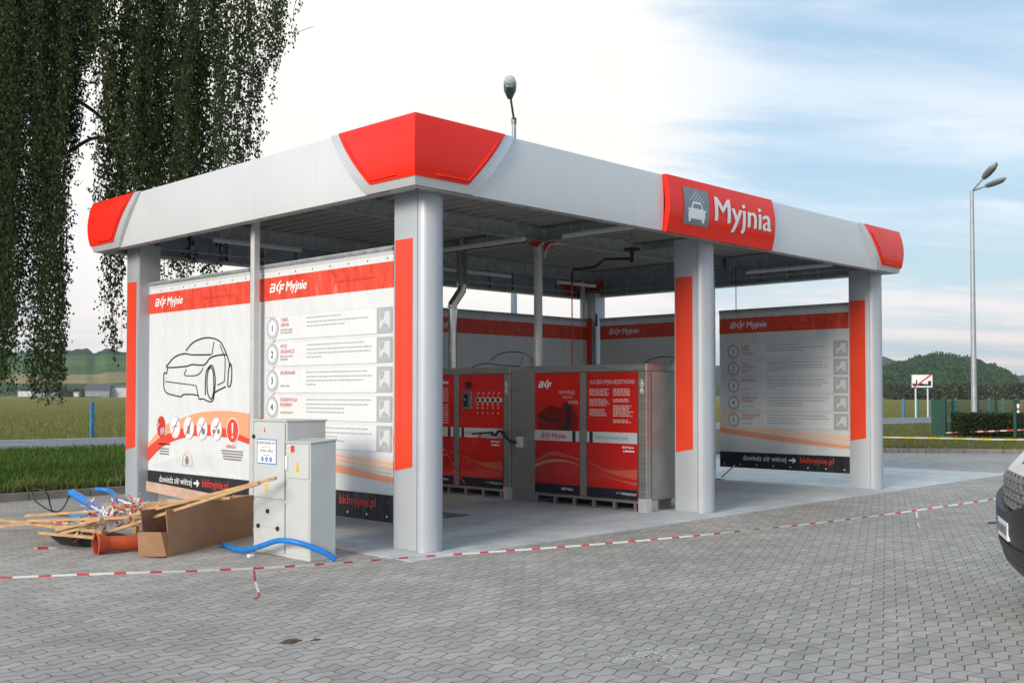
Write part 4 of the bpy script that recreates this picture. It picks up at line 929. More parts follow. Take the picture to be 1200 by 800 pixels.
# ------------------------------------------------------------ grey service cabinets outside the left wall
def service_cabinets():
    r = thing('control_cabinet', (-.88, 1.01, 0), 'taller grey electrical cabinet with a white notice, touching the cardboard box', 'cabinet')
    mb = MB(); mb.box(-1.08, -.62, .725, 1.31, 0, 1.33, M['cab']); mb.box(-1.10,-.60,.715,1.32,1.33,1.345,M['cab']); b = mb.build('housing', r, bevel=.004)
    mb = MB(); mb.box(-1.10, -1.082, .745, 1.295, .56, 1.315, M['cab']); d = mb.build('upper_door', r, bevel=.004)
    mb = MB(); mb.box(-1.097, -1.082, .745, 1.295, .03, .53, M['cab']); d2 = mb.build('lower_door', r, bevel=.004)
    P = Plane((-1.10, 1.31, 0), (0,-1,0), lift=.002)
    mb = MB(); P.rect(mb, .08, .90, .43, 1.15, M['blue'], 0); P.rect(mb, .09, .91, .42, 1.14, M['pwhite'], 1); 
    P.text(mb, 'POMPOWNIA 2P1', .255, 1.095, .032, M['text'], 2, bold=.01, sx=.92, align='CENTER'); P.text(mb, 'WODA CIEPŁA', .255, 1.02, .026, M['text'], 2, bold=.01, align='CENTER')
    P.stroke(mb, [(.17,1.065),(.25,1.075),(.33,1.06)], .006, M['text'], 2); P.stroke(mb, [(.19,.995),(.25,.985),(.31,.998)], .006, M['text'], 2)
    for k, u in enumerate((.18,.255,.33)): P.disc(mb, u, .948, .024, M['blue'], 2, 10, .026); P.stroke(mb, [(u-.01,.94),(u+.01,.955)], .008, M['pwhite'], 3, False)
    mb.build('notice', d)
    mb = MB(); P.rect(mb, .22,.63,.27,.70,M['yellow'],0); P.poly(mb, [(.225,.705),(.265,.705),(.245,.75)], M['pwhite'], 0); mb.build('warning_sticker', d)
    mb = MB(); P.poly(mb, [(.20,1.22),(.23,1.22),(.215,1.27)], M['taper'], 0); mb.build('small_red_sticker', d)
    def lock(u, v, par):
        p = Vector((-1.10, 1.31-u, v)); mb = MB(); mb.tube([p+Vector((.004,0,0)), p+Vector((-.014,0,0))], .022, M['black'], 12); mb.tube([p+Vector((-.014,0,0)), p+Vector((-.02,0,0))], .011, M['stainp'], 8); mb.build('lock', par)
    lock(.02, 1.17, d); lock(.28, .43, d2); lock(.11, .27, d2); lock(.46, .27, d2)
    mb = MB(); mb.box(-1.0995,-1.0965,.80,1.16,.266,.272,M['grey']); mb.build('seam', d2)
    r2 = thing('meter_cabinet', (-.95, .51, 0), 'shorter pale grey cabinet with a small upper door, right of the taller one', 'cabinet')
    mb = MB(); v = [(-1.10,.30),(-.80,.30),(-.80,.715),(-1.10,.715)]
    mb.raw([(x,y,0) for x,y in v]+[(-1.10,.30,1.125),(-.80,.30,1.15),(-.80,.715,1.15),(-1.10,.715,1.125)], [(0,3,2,1),(4,5,6,7),(0,1,5,4),(1,2,6,5),(2,3,7,6),(3,0,4,7)], M['cab']); b = mb.build('housing', r2, bevel=.006)
    mb = MB(); mb.raw([(-1.115,.29,1.125),(-.79,.29,1.152),(-.79,.72,1.152),(-1.115,.72,1.125),(-1.115,.29,1.14),(-.79,.29,1.167),(-.79,.72,1.167),(-1.115,.72,1.14)], [(0,3,2,1),(4,5,6,7),(0,1,5,4),(1,2,6,5),(2,3,7,6),(3,0,4,7)], M['cab']); mb.build('lid', r2, bevel=.004)
    mb = MB(); mb.box(-1.112,-1.101,.315,.70,.785,1.11,M['cab']); d = mb.build('small_door', r2, bevel=.003)
    mb = MB(); mb.box(-1.107,-1.101,.315,.70,.04,.765,M['cab']); mb.build('front_panel', r2, bevel=.003)
    P = Plane((-1.112, .715, 0), (0,-1,0), lift=.002)
    mb = MB(); P.rect(mb, .05,1.04,.105,1.10,M['pwhite'],0); P.rect(mb, .10,1.035,.165,1.10,M['taper'],0); P.text(mb, 'C', .055, 1.05, .04, M['taper'], 1, bold=.03); mb.build('red_sticker', d)
    mb = MB(); P.poly(mb, [(.19,.90),(.24,.90),(.215,.95)], M['yellow'], 0); P.rect(mb, .19,.845,.24,.895,M['yellow'],0); P.text(mb, '!', .207, .855, .03, M['black'], 1); mb.build('warning_sticker', d)
    mb = MB(); mb.box(-1.135,-1.112,.655,.68,.86,1.0,M['pwhite']); mb.build('handle', d, bevel=.005)
service_cabinets()

# blue hose in front of them
mb = MB(); mb.tube(bez([(-1.15,1.80,.03),(-1.24,1.45,.03),(-1.27,1.15,.045),(-1.28,.85,.12),(-1.26,.6,.19),(-1.2,.38,.19),(-1.02,.2,.10),(-.93,.12,.02)],7), .027, M['blue'], 12)
tag(mb.build('blue_hose', smooth=True), 'bright blue hose curving over the ground before the grey cabinets', 'hose')
# cardboard box: long, open on the left end and on top
def cardboard():
    a = Vector((-1.98, 1.51, 0)); d = Vector((.877,.48,0)); n = Vector((-.48,.877,0)); L_ = 1.74; wd = .27; t = .008
    r = thing('cardboard_box', tuple(a+d*.87+n*.13), 'long open brown cardboard box lying beside the cabinet', 'box')
    def wall(p, q, z0, z1a, z1b, name, m=M['card'], bend=None):
        q_ = Vector(q); p_ = Vector(p); k = (q_-p_).normalized().cross(Vector((0,0,1)))*t
        mb = MB(); segs = 10
        vs = []
        for l in (0, 1):
            for i in range(segs+1):
                f = i/segs; c = p_.lerp(q_, f)+k*l; zt = z1a+(z1b-z1a)*f
                for j, zz in enumerate((z0, zt*.55, zt)):
                    off = k.normalized()*(.012*math.sin(f*7+1)*(j == 2)-(.010 if j == 1 else 0)); vs.append(c+off+Vector((0,0,zz)))
        q3 = lambda l, i, j: l*(segs+1)*3+i*3+j; fs = []
        for i in range(segs):
            for j in range(2): fs += [(q3(0,i,j),q3(0,i+1,j),q3(0,i+1,j+1),q3(0,i,j+1)), (q3(1,i,j),q3(1,i,j+1),q3(1,i+1,j+1),q3(1,i+1,j))]
            fs += [(q3(0,i,2),q3(0,i+1,2),q3(1,i+1,2),q3(1,i,2)), (q3(0,i,0),q3(1,i,0),q3(1,i+1,0),q3(0,i+1,0))]
        for i in (0, segs):
            for j in range(2): fs.append((q3(0,i,j),q3(0,i,j+1),q3(1,i,j+1),q3(1,i,j)))
        mb.raw(vs, fs, m); mb.build(name, r)
    wall(a+d*L_, a+d*.07, .0, .46, .47, 'front_wall')
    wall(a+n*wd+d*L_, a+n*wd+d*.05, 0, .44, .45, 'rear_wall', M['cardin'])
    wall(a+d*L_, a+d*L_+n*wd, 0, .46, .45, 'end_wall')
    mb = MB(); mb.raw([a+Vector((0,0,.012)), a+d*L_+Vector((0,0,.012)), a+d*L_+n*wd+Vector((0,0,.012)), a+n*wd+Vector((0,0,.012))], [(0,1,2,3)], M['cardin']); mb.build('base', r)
    mb = MB(); k = Vector((0,0,1))
    mb.raw([a+d*.07, a+n*wd+d*.0, a+n*wd+k*.25-d*.02, a+k*.26-d*.03, a+d*.078, a+n*wd+d*.008, a+n*wd+k*.25-d*.012, a+k*.26-d*.022], [(0,3,2,1),(4,5,6,7),(0,1,5,4),(1,2,6,5),(2,3,7,6),(3,0,4,7)], M['card']); mb.build('end_flap', r)
    mb = MB(); mb.raw([a+d*.07+k*.005, a+k*.26-d*.03, a+d*.10+k*.24, a+d*.10], [(0,1,2,3)], M['card']); mb.build('corner_crease', r)
cardboard()

# timber battens
BAT = [((-2.45,4.35,.18),(-2.18,2.36,.20),.055,.035,'thick front batten lying low at the left of the scrap pile'),
 ((-2.14,2.71,.11),(-1.50,.56,.76),.045,.03,'batten leaning up in front of the cabinets, the lower of two'),
 ((-2.09,2.84,.29),(-1.71,1.95,.35),.055,.03,'short batten lying across the top edge of the cardboard box'),
 ((-2.33,4.85,.05),(-1.70,3.70,.20),.045,.03,'thin batten sticking out to the far left of the pile'),
 ((-2.39,3.02,.13),(-1.25,.66,.79),.040,.03,'longest batten, its tip reaching before the notice on the tall cabinet'),
 ((-2.12,4.38,.10),(-1.80,3.76,.20),.04,.028,'short slanted batten under the far left end of the pile'),
 ((-1.75,3.3,.36),(-1.03,1.85,.50),.05,.03,'batten lying across the back rim of the cardboard box'),
 ((-1.60,3.1,.34),(-1.2,1.9,.52),.045,.03,'batten crossing behind the long leaning batten above the box'),
 ((-2.16,3.9,.14),(-2.28,2.95,.22),.05,.03,'short stub of timber under the striped tape tangle'),
 ((-2.36,3.08,.17),(-2.23,2.30,.34),.045,.03,'short batten rising from the tub to the tape tangle'),
 ((-2.44,3.31,.13),(-2.24,2.37,.145),.05,.03,'batten lying flat just below the thick front batten'),
 ((-2.30,4.05,.24),(-1.62,2.25,.42),.045,.03,'long batten lying on top of the striped tape tangle'),
 ((-2.42,3.7,.22),(-2.05,2.05,.36),.04,.028,'thin batten crossing over the orange pipe'),
 ((-1.9,4.4,.08),(-1.6,2.7,.30),.045,.03,'batten half buried behind the tape tangle')]
for a, b, w_, h_, lab in BAT:
    a = Vector(a); b = Vector(b); mb = MB(); mb.bar(a, b, w_, h_, M['wood']); o = mb.build('timber_batten', bevel=.003); tag(o, lab, 'batten', 'timber battens of the scrap pile')
mb = MB(); mb.bar((-.06,5.65,.34),(-.07,3.62,.27),.03,.13,M['pinkwood']); tag(mb.build('timber_plank'), 'pale plank leaning along the foot of the car banner', 'plank')
# pallet under the battens
pl = thing('wooden_pallet', (-.95,3.2,0), 'small wooden pallet behind the cardboard box, its blocks showing', 'pallet')
for i in range(4): mb = MB(); y = 2.55+i*.33; mb.box(-1.35,-.5,y,y+.09,.29,.31,M['wood']); mb.build('deck_board', pl)
for x in (-1.32,-.98,-.62):
    for y in (2.60,3.05,3.50): mb = MB(); mb.box(x,x+.1,y-.05,y+.07,.12,.29,M['wood']); mb.build('block', pl)
    mb = MB(); mb.box(x,x+.1,2.52,3.63,.10,.12,M['wood']); mb.build('skid', pl)
for y in (2.6,3.5): mb = MB(); mb.box(-1.3,-.5,y-.05,y+.05,.0,.10,M['wood']); mb.build('packing_timber', pl)
# orange drain pipe
pp = thing('drain_pipe', (-2.08,2.2,0), 'short orange plastic drain pipe lying by the cardboard box', 'pipe')
a = Vector((-2.32,2.24,.10)); b = Vector((-1.88,2.17,.085)); d = (b-a)
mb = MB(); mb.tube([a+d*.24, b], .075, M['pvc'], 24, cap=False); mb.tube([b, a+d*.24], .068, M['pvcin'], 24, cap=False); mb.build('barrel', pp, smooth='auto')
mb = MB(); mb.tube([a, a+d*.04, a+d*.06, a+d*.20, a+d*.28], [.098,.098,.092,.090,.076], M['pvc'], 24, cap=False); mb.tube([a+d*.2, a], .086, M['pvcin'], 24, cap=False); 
nrm = d.normalized(); mb.build('socket', pp, smooth='auto')
mb = MB(); o_ = d.normalized().orthogonal(); q_ = d.normalized().cross(o_)
vs = []; 
for i in range(24): 
    c = math.cos(math.pi*i/12); s_ = math.sin(math.pi*i/12); vs += [a+(o_*c+q_*s_)*.098, a+(o_*c+q_*s_)*.084]
mb.raw(vs, [(2*i, 2*((i+1)%24), 2*((i+1)%24)+1, 2*i+1) for i in range(24)], M['pvc']); mb.build('rim', pp)
# black basin lying in the pile
mb = MB(); c = Vector((-2.05, 3.02, 0)); vs = []
for k, (r_, z) in enumerate(((.28,.0),(.36,.06),(.39,.10),(.36,.105),(.34,.08),(.26,.015))):
    for i in range(28): a_ = 2*math.pi*i/28; x_ = r_*math.cos(a_)*1.25; y_ = r_*math.sin(a_)*.7; vs.append(c+Vector((x_*.35+y_*.93, -x_*.93+y_*.35, z)))
fs = [(k*28+i, k*28+(i+1)%28, (k+1)*28+(i+1)%28, (k+1)*28+i) for k in range(5) for i in range(28)]+[tuple(range(27,-1,-1)), tuple(5*28+i for i in range(28))]
mb.raw(vs, fs, M['black']); tag(mb.build('plastic_tub', smooth='auto'), 'shallow black plastic tub under the battens', 'tub')
# blue conduits
mb = MB(); mb.tube([(-.67,6.66,.22),(-.80,5.75,.13),(-.95,4.9,.05)], .055, M['blue'], 16); mb.tube([(-.668,6.675,.222),(-.667,6.678,.222)], .047, M['dark'], 16); tag(mb.build('blue_pipe', smooth='auto'), 'thick straight blue pipe sticking up out of the scrap pile', 'pipe')
mb = MB(); mb.tube(bez([(-.27,6.80,.24),(-.15,6.65,.22),(-.18,6.35,.15),(-.36,5.96,.05),(-.6,5.5,.03)],6), .032, M['blue'], 12); tag(mb.build('blue_conduit', smooth='auto'), 'thin blue conduit bending to the ground beside the left column', 'pipe')
mb = MB(); mb.tube([(-1.25,5.3,.05),(-1.2,4.3,.07)], .035, M['blue'], 12); tag(mb.build('blue_pipe_end', smooth='auto'), 'short blue pipe end half under the battens', 'pipe')
mb = MB(); mb.tube(bez([(-.68,6.67,.22),(-1.0,6.2,.05),(-1.28,5.88,.08),(-1.36,6.2,.20),(-1.36,6.25,.34),(-1.25,6.1,.30),(-1.15,6.2,.10),(-1.2,5.9,.02),(-1.0,5.6,.015),(-.8,5.4,.015)],8), .010, M['black'], 8); tag(mb.build('black_cable', smooth=True), 'thin black cable looping out of the thick blue pipe', 'cable')

# barrier tape
def ribbon(name, pts, wd, seg, cols, label, cat, group=None, up=(0,0,1), twist=.25, freq=1.3, par=None, thick=.0015):
    P = bez(pts, 24); vs = []; fs = []; cum = 0; ml = []
    mb = MB(); up = Vector(up)
    acc = [0]
    for a, b in zip(P, P[1:]): acc.append(acc[-1]+(b-a).length)
    n = max(2, int(acc[-1]/(seg/4))); Q = []; j = 0
    for i in range(n+1):
        s_ = acc[-1]*i/n
        while j < len(acc)-2 and acc[j+1] < s_: j += 1
        Q.append(P[j].lerp(P[j+1], (s_-acc[j])/max(1e-6, acc[j+1]-acc[j])))
    L1 = []; 
    for i, p in enumerate(Q):
        d = (Q[min(i+1,n)]-Q[max(i-1,0)]).normalized(); a = twist*math.sin(i*seg/4*freq+1)+twist*.5*math.sin(i*seg/4*freq*2.7)
        u = (up-d*up.dot(d)).normalized(); q = Matrix.Rotation(a*2, 3, d) @ u; L1.append((p+q*wd/2, p-q*wd/2))
    for i in range(n): mb.poly([L1[i][1], L1[i+1][1], L1[i+1][0], L1[i][0]], cols[(i//3)%len(cols)] if len(cols) > 1 else cols[0])
    o = mb.build(name, par)
    if label: tag(o, label, cat, group)
    return o
tp = [(-7.0,.35,.40),(-4.26,-.56,.34),(-2.62,-1.17,.285),(-1.26,-1.47,.255),(.71,-2.16,.255),(2.82,-2.81,.29),(4.2,-3.23,.34),(5.56,-3.66,.41)]
ft = ribbon('barrier_tape', tp, .016, .11, [M['tapew'], M['tapew'], M['taper']], 'red and white barrier tape stretched across the paving in front of the wash', 'barrier tape')
ribbon('hanging_tail', [(-2.63,-1.165,.27),(-2.62,-1.17,.18),(-2.60,-1.19,.07),(-2.66,-1.15,.06)], .018, .11, [M['taper'], M['tapew']], None, None, up=(1,.4,0), par=ft)
ribbon('hanging_tail', [(4.30,-3.26,.33),(4.31,-3.27,.2),(4.34,-3.28,.16)], .010, .08, [M['tapew'], M['taper']], None, None, up=(1,-1,0), par=ft)
def sp2(l, d, z): p = site(l, d, z); return (p.x, p.y, p.z)
ribbon('barrier_tape', [sp2(15.25,37.4,.25),sp2(16.5,35.0,.42),sp2(18.0,34.2,.52),sp2(19,33,.66)], .04, .30, [M['tapew'], M['taper']], 'red and white barrier tape tied to the green fence before the hedge', 'barrier tape', twist=.1)
ribbon('barrier_tape', [sp2(8.5,33,.26),sp2(11,34,.24),sp2(13.5,33.6,.22),sp2(15.5,33.0,.20),sp2(19.5,32.4,.22)], .045, .5, [M['tapew'], M['tapey']], 'white and yellow tape sagging low along the right kerb', 'barrier tape', twist=.05)
# tangle of tape on the pile
mb = MB(); rg = random.Random(5)
for k in range(84):
    t0 = rg.random(); base = Vector((-2.15+.50*t0+rg.gauss(0,.05), 3.05-.5*t0+rg.gauss(0,.16), .22+.22*t0+rg.uniform(-.07,.05)))
    pts = [base]
    dr = Vector((rg.gauss(0,1), rg.gauss(0,1), rg.gauss(0,.5))).normalized()
    for i in range(4): dr = (dr+Vector((rg.gauss(0,.8), rg.gauss(0,.8), rg.gauss(-.1,.5)))).normalized(); q = pts[-1]+dr*rg.uniform(.05,.12); q.z = max(.03, q.z); pts.append(q)
    P = bez(pts, 4); up = Vector((rg.gauss(0,1), rg.gauss(0,1), rg.gauss(0,1))).normalized(); prev = None
    for i in range(len(P)-1):
        d = (P[i+1]-P[i]).normalized(); q = d.cross(up).normalized()*.009; cur = (P[i]+q, P[i]-q)
        if prev: mb.poly([prev[0], prev[1], cur[1], cur[0]], M['taper'] if ((i//4)+k) % 3 == 0 else M['tapew'])
        prev = cur
tag(mb.build('tape_tangle'), 'crumpled tangle of red and white tape lying on the battens', 'tape')
ribbon('tape_scrap', [(-2.12,2.95,.22),(-2.25,2.80,.10),(-2.40,2.85,.02),(-2.62,3.02,.012)], .045, .14, [M['tapew'], M['tapew'], M['taper']], 'loose end of striped tape trailing onto the paving from the pile', 'tape', up=(.5,-1,.3), twist=.1)
# litter on the paving
for i, (x, y, s_, lab) in enumerate(((-3.10,-2.35,.05,'dark lump of mud on the paving near the lower left'),(-2.95,-2.42,.025,'small dark crumb of mud beside the larger lump'),(6.5,-3.2,.03,'dark twig-like scrap on the paving under the far end of the tape'))):
    mb = MB(); vs = []; rg = random.Random(i)
    if i < 2:
        for k in range(14): a = 2*math.pi*k/14; r_ = s_*rg.uniform(.7,1.3); vs.append((x+r_*math.cos(a)*1.5, y+r_*math.sin(a), .001))
        for k in range(14): a = 2*math.pi*k/14; r_ = s_*rg.uniform(.3,.6); vs.append((x+r_*math.cos(a)*1.5, y+r_*math.sin(a), s_*.3))
        mb.raw(vs, [(k,(k+1)%14,14+(k+1)%14,14+k) for k in range(14)]+[tuple(range(14,28))], M['debris'])
    else: mb.tube([(x,y,.015),(x+.25,y-.2,.02),(x+.45,y-.5,.012)], .012, M['debris'], 6)
    tag(mb.build('debris', smooth=True), lab, 'debris')
mb = MB(); rg = random.Random(8)
for k in range(160):
    x = -1.75+rg.gauss(0,.22); y = -4.25+rg.gauss(0,.10)-.3*(x+1.75); r_ = rg.uniform(.003,.011); 
    mb.poly([(x+r_*math.cos(a)*rg.uniform(.6,1.3), y+r_*math.sin(a)*rg.uniform(.6,1.3), .0035) for a in (0,1.2,2.5,3.8,5.1)], M['pwhite'])
tag(mb.build('plaster_spatter'), 'white plaster crumbs scattered on the paving at lower right', 'debris', kind='stuff')
mb = MB(); mb.box(-1.36,-1.30,.95,1.0,.0,.03,M['pwhite']); tag(mb.build('paper_scrap', bevel=.008), 'tiny white scrap on the paving before the cabinets', 'litter')

# ------------------------------------------------------------ the white car at the right edge
def car():
    c0 = site(3.615, 7.68); hd = (R2*(-.953)+F2*.30).normalized(); left = Vector((-hd.y, hd.x, 0))
    root = thing('parked_car', tuple(c0-hd*2.2), 'white car with black honeycomb grille cut off by the right edge', 'car')
    def pt(x, y, z): return c0-hd*x+left*y+Vector((0,0,z))     # x back from the nose, y to the car's left
    # plan shape of the nose: how far back the skin lies at half-width y
    def nose(y, z): 
        a = abs(y)/.93; r_ = .30*a**4.5+.30*max(0, a-.80)*a*2.0
        return r_+.09*max(0, (.62-z))/.3+ .0+ (max(0, z-.98)**1.25)*1.15
    def patch(name, y0, y1, z0, z1, m, proud=0, ny=28, nz=12, par=None, zf=None):
        vs = []; 
        for l in (0, 1):
            for j in range(nz+1):
                for i in range(ny+1):
                    y = y0+(y1-y0)*i/ny; za, zb = (z0, z1) if zf is None else zf(y); z = za+(zb-za)*j/nz
                    x = nose(y, z)-proud+l*.05; vs.append(pt(x, y*(1 if l == 0 else .985), z))
        q = lambda l, j, i: l*(ny+1)*(nz+1)+j*(ny+1)+i; fs = []
        for j in range(nz):
            for i in range(ny): fs += [(q(0,j,i),q(0,j+1,i),q(0,j+1,i+1),q(0,j,i+1)), (q(1,j,i),q(1,j,i+1),q(1,j+1,i+1),q(1,j+1,i))]
            for i in (0, ny): fs.append((q(0,j,i),q(0,j+1,i),q(1,j+1,i),q(1,j,i)))
        for i in range(ny):
            for j in (0, nz): fs.append((q(0,j,i),q(0,j,i+1),q(1,j,i+1),q(1,j,i)))
        mb = MB(); mb.raw(vs, fs, m); return mb.build(name, par or root, smooth='auto')
    bp = patch('front_bumper', -.93, .93, .40, .78, M['vblack'], .075, zf=lambda y: (.40, .765+.13*min(1, abs(y)/.75)**2))
    patch('bumper_wing', -.93, -.76, .74, .90, M['vblack'], .022, ny=8, par=bp); patch('bumper_wing', .76, .93, .74, .90, M['vblack'], .022, ny=8, par=bp)
    patch('bumper_lip', -.88, .88, .36, .54, M['vblack'], .088, par=bp)
    patch('lower_intake', -.55, .55, .46, .52, M['dark'], .091, nz=3, par=bp); patch('lower_intake', -.5, .5, .40, .43, M['dark'], .091, nz=2, par=bp)
    patch('grille_recess', -.74, .74, .76, 1.04, M['dark'], -.015)
    # honeycomb
    mb = MB(); hx = .17
    for r_ in range(4):
        for cidx in range(-5, 6):
            y = (cidx+(r_ % 2)*.5)*hx; z = .80+r_*.068
            if abs(y) > .70: continue
            ring = []; inn = []
            for k in range(6): a = math.pi/6+k*math.pi/3; ring.append((y+.098*math.cos(a), z+.044*math.sin(a))); inn.append((y+.066*math.cos(a), z+.027*math.sin(a)))
            vs = [pt(nose(a, b)-.004, a, b) for a, b in ring]+[pt(nose(a, b)-.022, a, b) for a, b in inn]+[pt(nose(a, b)+.015, a, b) for a, b in inn]
            mb.raw(vs, [(k, (k+1)%6, 6+(k+1)%6, 6+k) for k in range(6)]+[(6+k, 6+(k+1)%6, 12+(k+1)%6, 12+k) for k in range(6)], M['vgrille'])
    mb.build('honeycomb_grille', root)
    patch('bonnet_front', -.93, .93, 1.035, 1.26, M['vwhite'], .02, nz=10)
    patch('side_cheek', .75, .95, .89, 1.05, M['vwhite'], .012, ny=8); patch('side_cheek', -.95, -.75, .89, 1.05, M['vwhite'], .012, ny=8)
    # body: white nose above the grille, bonnet, cabin and tail as cross sections
    secs = [(.25,.80,.60,1.235),(.42,.86,.50,1.275),(.75,.92,.40,1.30),(1.15,.94,.36,1.34),(1.55,.945,.34,1.38),(2.0,.95,.34,1.42),(2.8,.95,.34,1.44),(3.6,.945,.36,1.44),(4.3,.92,.42,1.40),(4.62,.86,.50,1.30),(4.70,.78,.60,1.20)]
    vs = []; nn = 20
    for (x, hw, z0, z1) in secs:
        x_ = x+.0
        for i in range(nn):
            a = 2*math.pi*i/nn+math.pi/nn; e = .35
            cy = math.copysign(abs(math.cos(a))**e, math.cos(a)); cz = math.copysign(abs(math.sin(a))**e, math.sin(a))
            bend = nose(hw*cy, 1.0)*max(0, 1-x/.75)
            vs.append(pt(x_+bend, hw*cy, (z0+z1)/2+(z1-z0)/2*cz))
    fs = [(k*nn+i, k*nn+(i+1)%nn, (k+1)*nn+(i+1)%nn, (k+1)*nn+i) for k in range(len(secs)-1) for i in range(nn)]+[tuple(range(nn-1,-1,-1)), tuple((len(secs)-1)*nn+i for i in range(nn))]
    mb = MB(); mb.raw(vs, fs, M['vwhite']); body = mb.build('body', root, smooth='auto')
    # cabin
    mb = MB(); cab = [(1.25,.84,1.40,1.42),(1.9,.80,1.40,1.86),(2.4,.78,1.42,1.97),(3.3,.78,1.42,1.96),(4.1,.78,1.42,1.86),(4.5,.80,1.38,1.45)]
    vs = []
    for (x, hw, z0, z1) in cab: vs += [pt(x,-hw-.06,z0), pt(x,hw+.06,z0), pt(x,hw-.10*(z1>1.5),z1), pt(x,-hw+.10*(z1>1.5),z1)]
    mb.raw(vs, [(k*4+i, k*4+(i+1)%4, (k+1)*4+(i+1)%4, (k+1)*4+i) for k in range(5) for i in range(4)]+[(3,2,1,0),(20,21,22,23)], M['vglass']); mb.build('windows', root)
    mb = MB(); vs = []
    for (x, hw, z) in ((1.85,.70,1.85),(2.4,.69,1.98),(3.3,.69,1.975),(4.15,.69,1.87)): vs += [pt(x,-hw,z+.01), pt(x,hw,z+.01), pt(x,hw,z+.04), pt(x,-hw,z+.04)]
    mb.raw(vs, [(k*4+i, k*4+(i+1)%4, (k+1)*4+(i+1)%4, (k+1)*4+i) for k in range(3) for i in range(4)]+[(3,2,1,0),(12,13,14,15)], M['vwhite']); mb.build('roof', root, bevel=.01)
    for x in (.95, 3.75):
        for sgn in (-1, 1):
            mb = MB(); mb.tube([pt(x, sgn*.70, .34), pt(x, sgn*.945, .34)], .34, M['rubber'], 28); wh = mb.build('wheel', root, smooth='auto')
            mb = MB(); mb.tube([pt(x, sgn*.946, .34), pt(x, sgn*.952, .34)], .22, M['stainp'], 20); mb.build('rim', wh)
    for sgn in (-1, 1):
        patch('headlight', sgn*.60, sgn*.90, 1.065, 1.15, M['lens'], .01, ny=8, nz=4, zf=lambda y: (1.075, 1.12+.06*(abs(y)-.6)))
        mb = MB(); mb.raw([pt(1.7,sgn*.97,1.36), pt(1.7,sgn*1.14,1.38), pt(1.7,sgn*1.14,1.52), pt(1.7,sgn*.98,1.50), pt(1.85,sgn*.97,1.36), pt(1.85,sgn*1.12,1.38), pt(1.85,sgn*1.12,1.52), pt(1.85,sgn*.98,1.50)], [(0,3,2,1),(4,5,6,7),(0,1,5,4),(1,2,6,5),(2,3,7,6),(3,0,4,7)], M['vwhite']); mb.build('mirror', root, bevel=.02)
    # badge and number plate
    mb = MB(); mb.poly([pt(nose(y_, z_)-.028, y_, z_) for y_, z_ in ((-.02,1.10),(.05,1.11),(.10,1.17),(.11,1.235),(.05,1.22),(-.01,1.16))], M['vblack'])
    mb.build('bonnet_badge', body)
    mb = MB(); x = -.080
    mb.raw([pt(x,-.26,.575), pt(x,.26,.575), pt(x,.26,.70), pt(x,-.26,.70), pt(x+.02,-.26,.575), pt(x+.02,.26,.575), pt(x+.02,.26,.70), pt(x+.02,-.26,.70)], [(0,3,2,1),(4,5,6,7),(0,1,5,4),(1,2,6,5),(2,3,7,6),(3,0,4,7)], M['pwhite']); pl_ = mb.build('number_plate', bp)
    P = Plane(pt(-.082, -.26, .575), left, lift=.001)
    if P.Nn.dot(hd) < 0: P = Plane(pt(-.082, .26, .575), -left, lift=.001)
    mb = MB(); P.rect(mb, 0, 0, .045, .125, M['blue'], 0)
    for k in range(6): P.rect(mb, .08+.07*k, .03, .12+.07*k, .095, M['text'], 0)
    P.rect(mb, .30,.05,.32,.07,M['taper'],1); mb.build('plate_marks', pl_)
car()

# ------------------------------------------------------------ lamps, sign, posts, fence, hedge
def lamp_right():
    b = site(18.25, 42); r = thing('street_lamp', tuple(b), 'tall grey twin-headed street lamp behind the hedge', 'street lamp')
    mb = MB(); mb.tube([b, b+Vector((0,0,9.7))], .12, M['galvp'], 14, r1=.07); mb.build('pole', r, smooth='auto')
    for (dl, dd, dz) in ((.36, -.8, .62), (.85, -.1, .30)):
        e = b+R2*dl+F2*dd+Vector((0,0,9.65+dz)); s_ = b+Vector((0,0,9.65))
        mb = MB(); mb.tube([s_, s_.lerp(e, .7)], .035, M['galvp'], 8); mb.build('arm', r)
        d = (e-s_).normalized(); sd_ = d.cross(Vector((0,0,1))).normalized(); up = sd_.cross(d)
        def shell(z0, z1, sc, m, name, par, f):
            vs = []; fs = []; n = 12
            st = [(-.08,.08),( .05,.15),(.25,.20),(.5,.19),(.66,.13),(.74,.04)]
            for (x, hw) in st:
                for i in range(n):
                    a = 2*math.pi*i/n; vs.append(s_.lerp(e, .72)+d*(x*sc*.8)+sd_*hw*f*math.cos(a)*sc*.8+up*((z0+z1)/2+(z1-z0)/2*math.sin(a)*(hw/.2)**.6))
            fs = [(k*n+i, k*n+(i+1)%n, (k+1)*n+(i+1)%n, (k+1)*n+i) for k in range(len(st)-1) for i in range(n)]+[tuple(range(n-1,-1,-1)), tuple((len(st)-1)*n+i for i in range(n))]
            mb = MB(); mb.raw(vs, fs, m); return mb.build(name, par, smooth='auto')
        h = shell(-.06, .12, 1.25, M['lamp'], 'lamp_head', r, 1); shell(-.11, .04, 1.1, M['lampd'], 'lamp_glass', h, .85)
lamp_right()
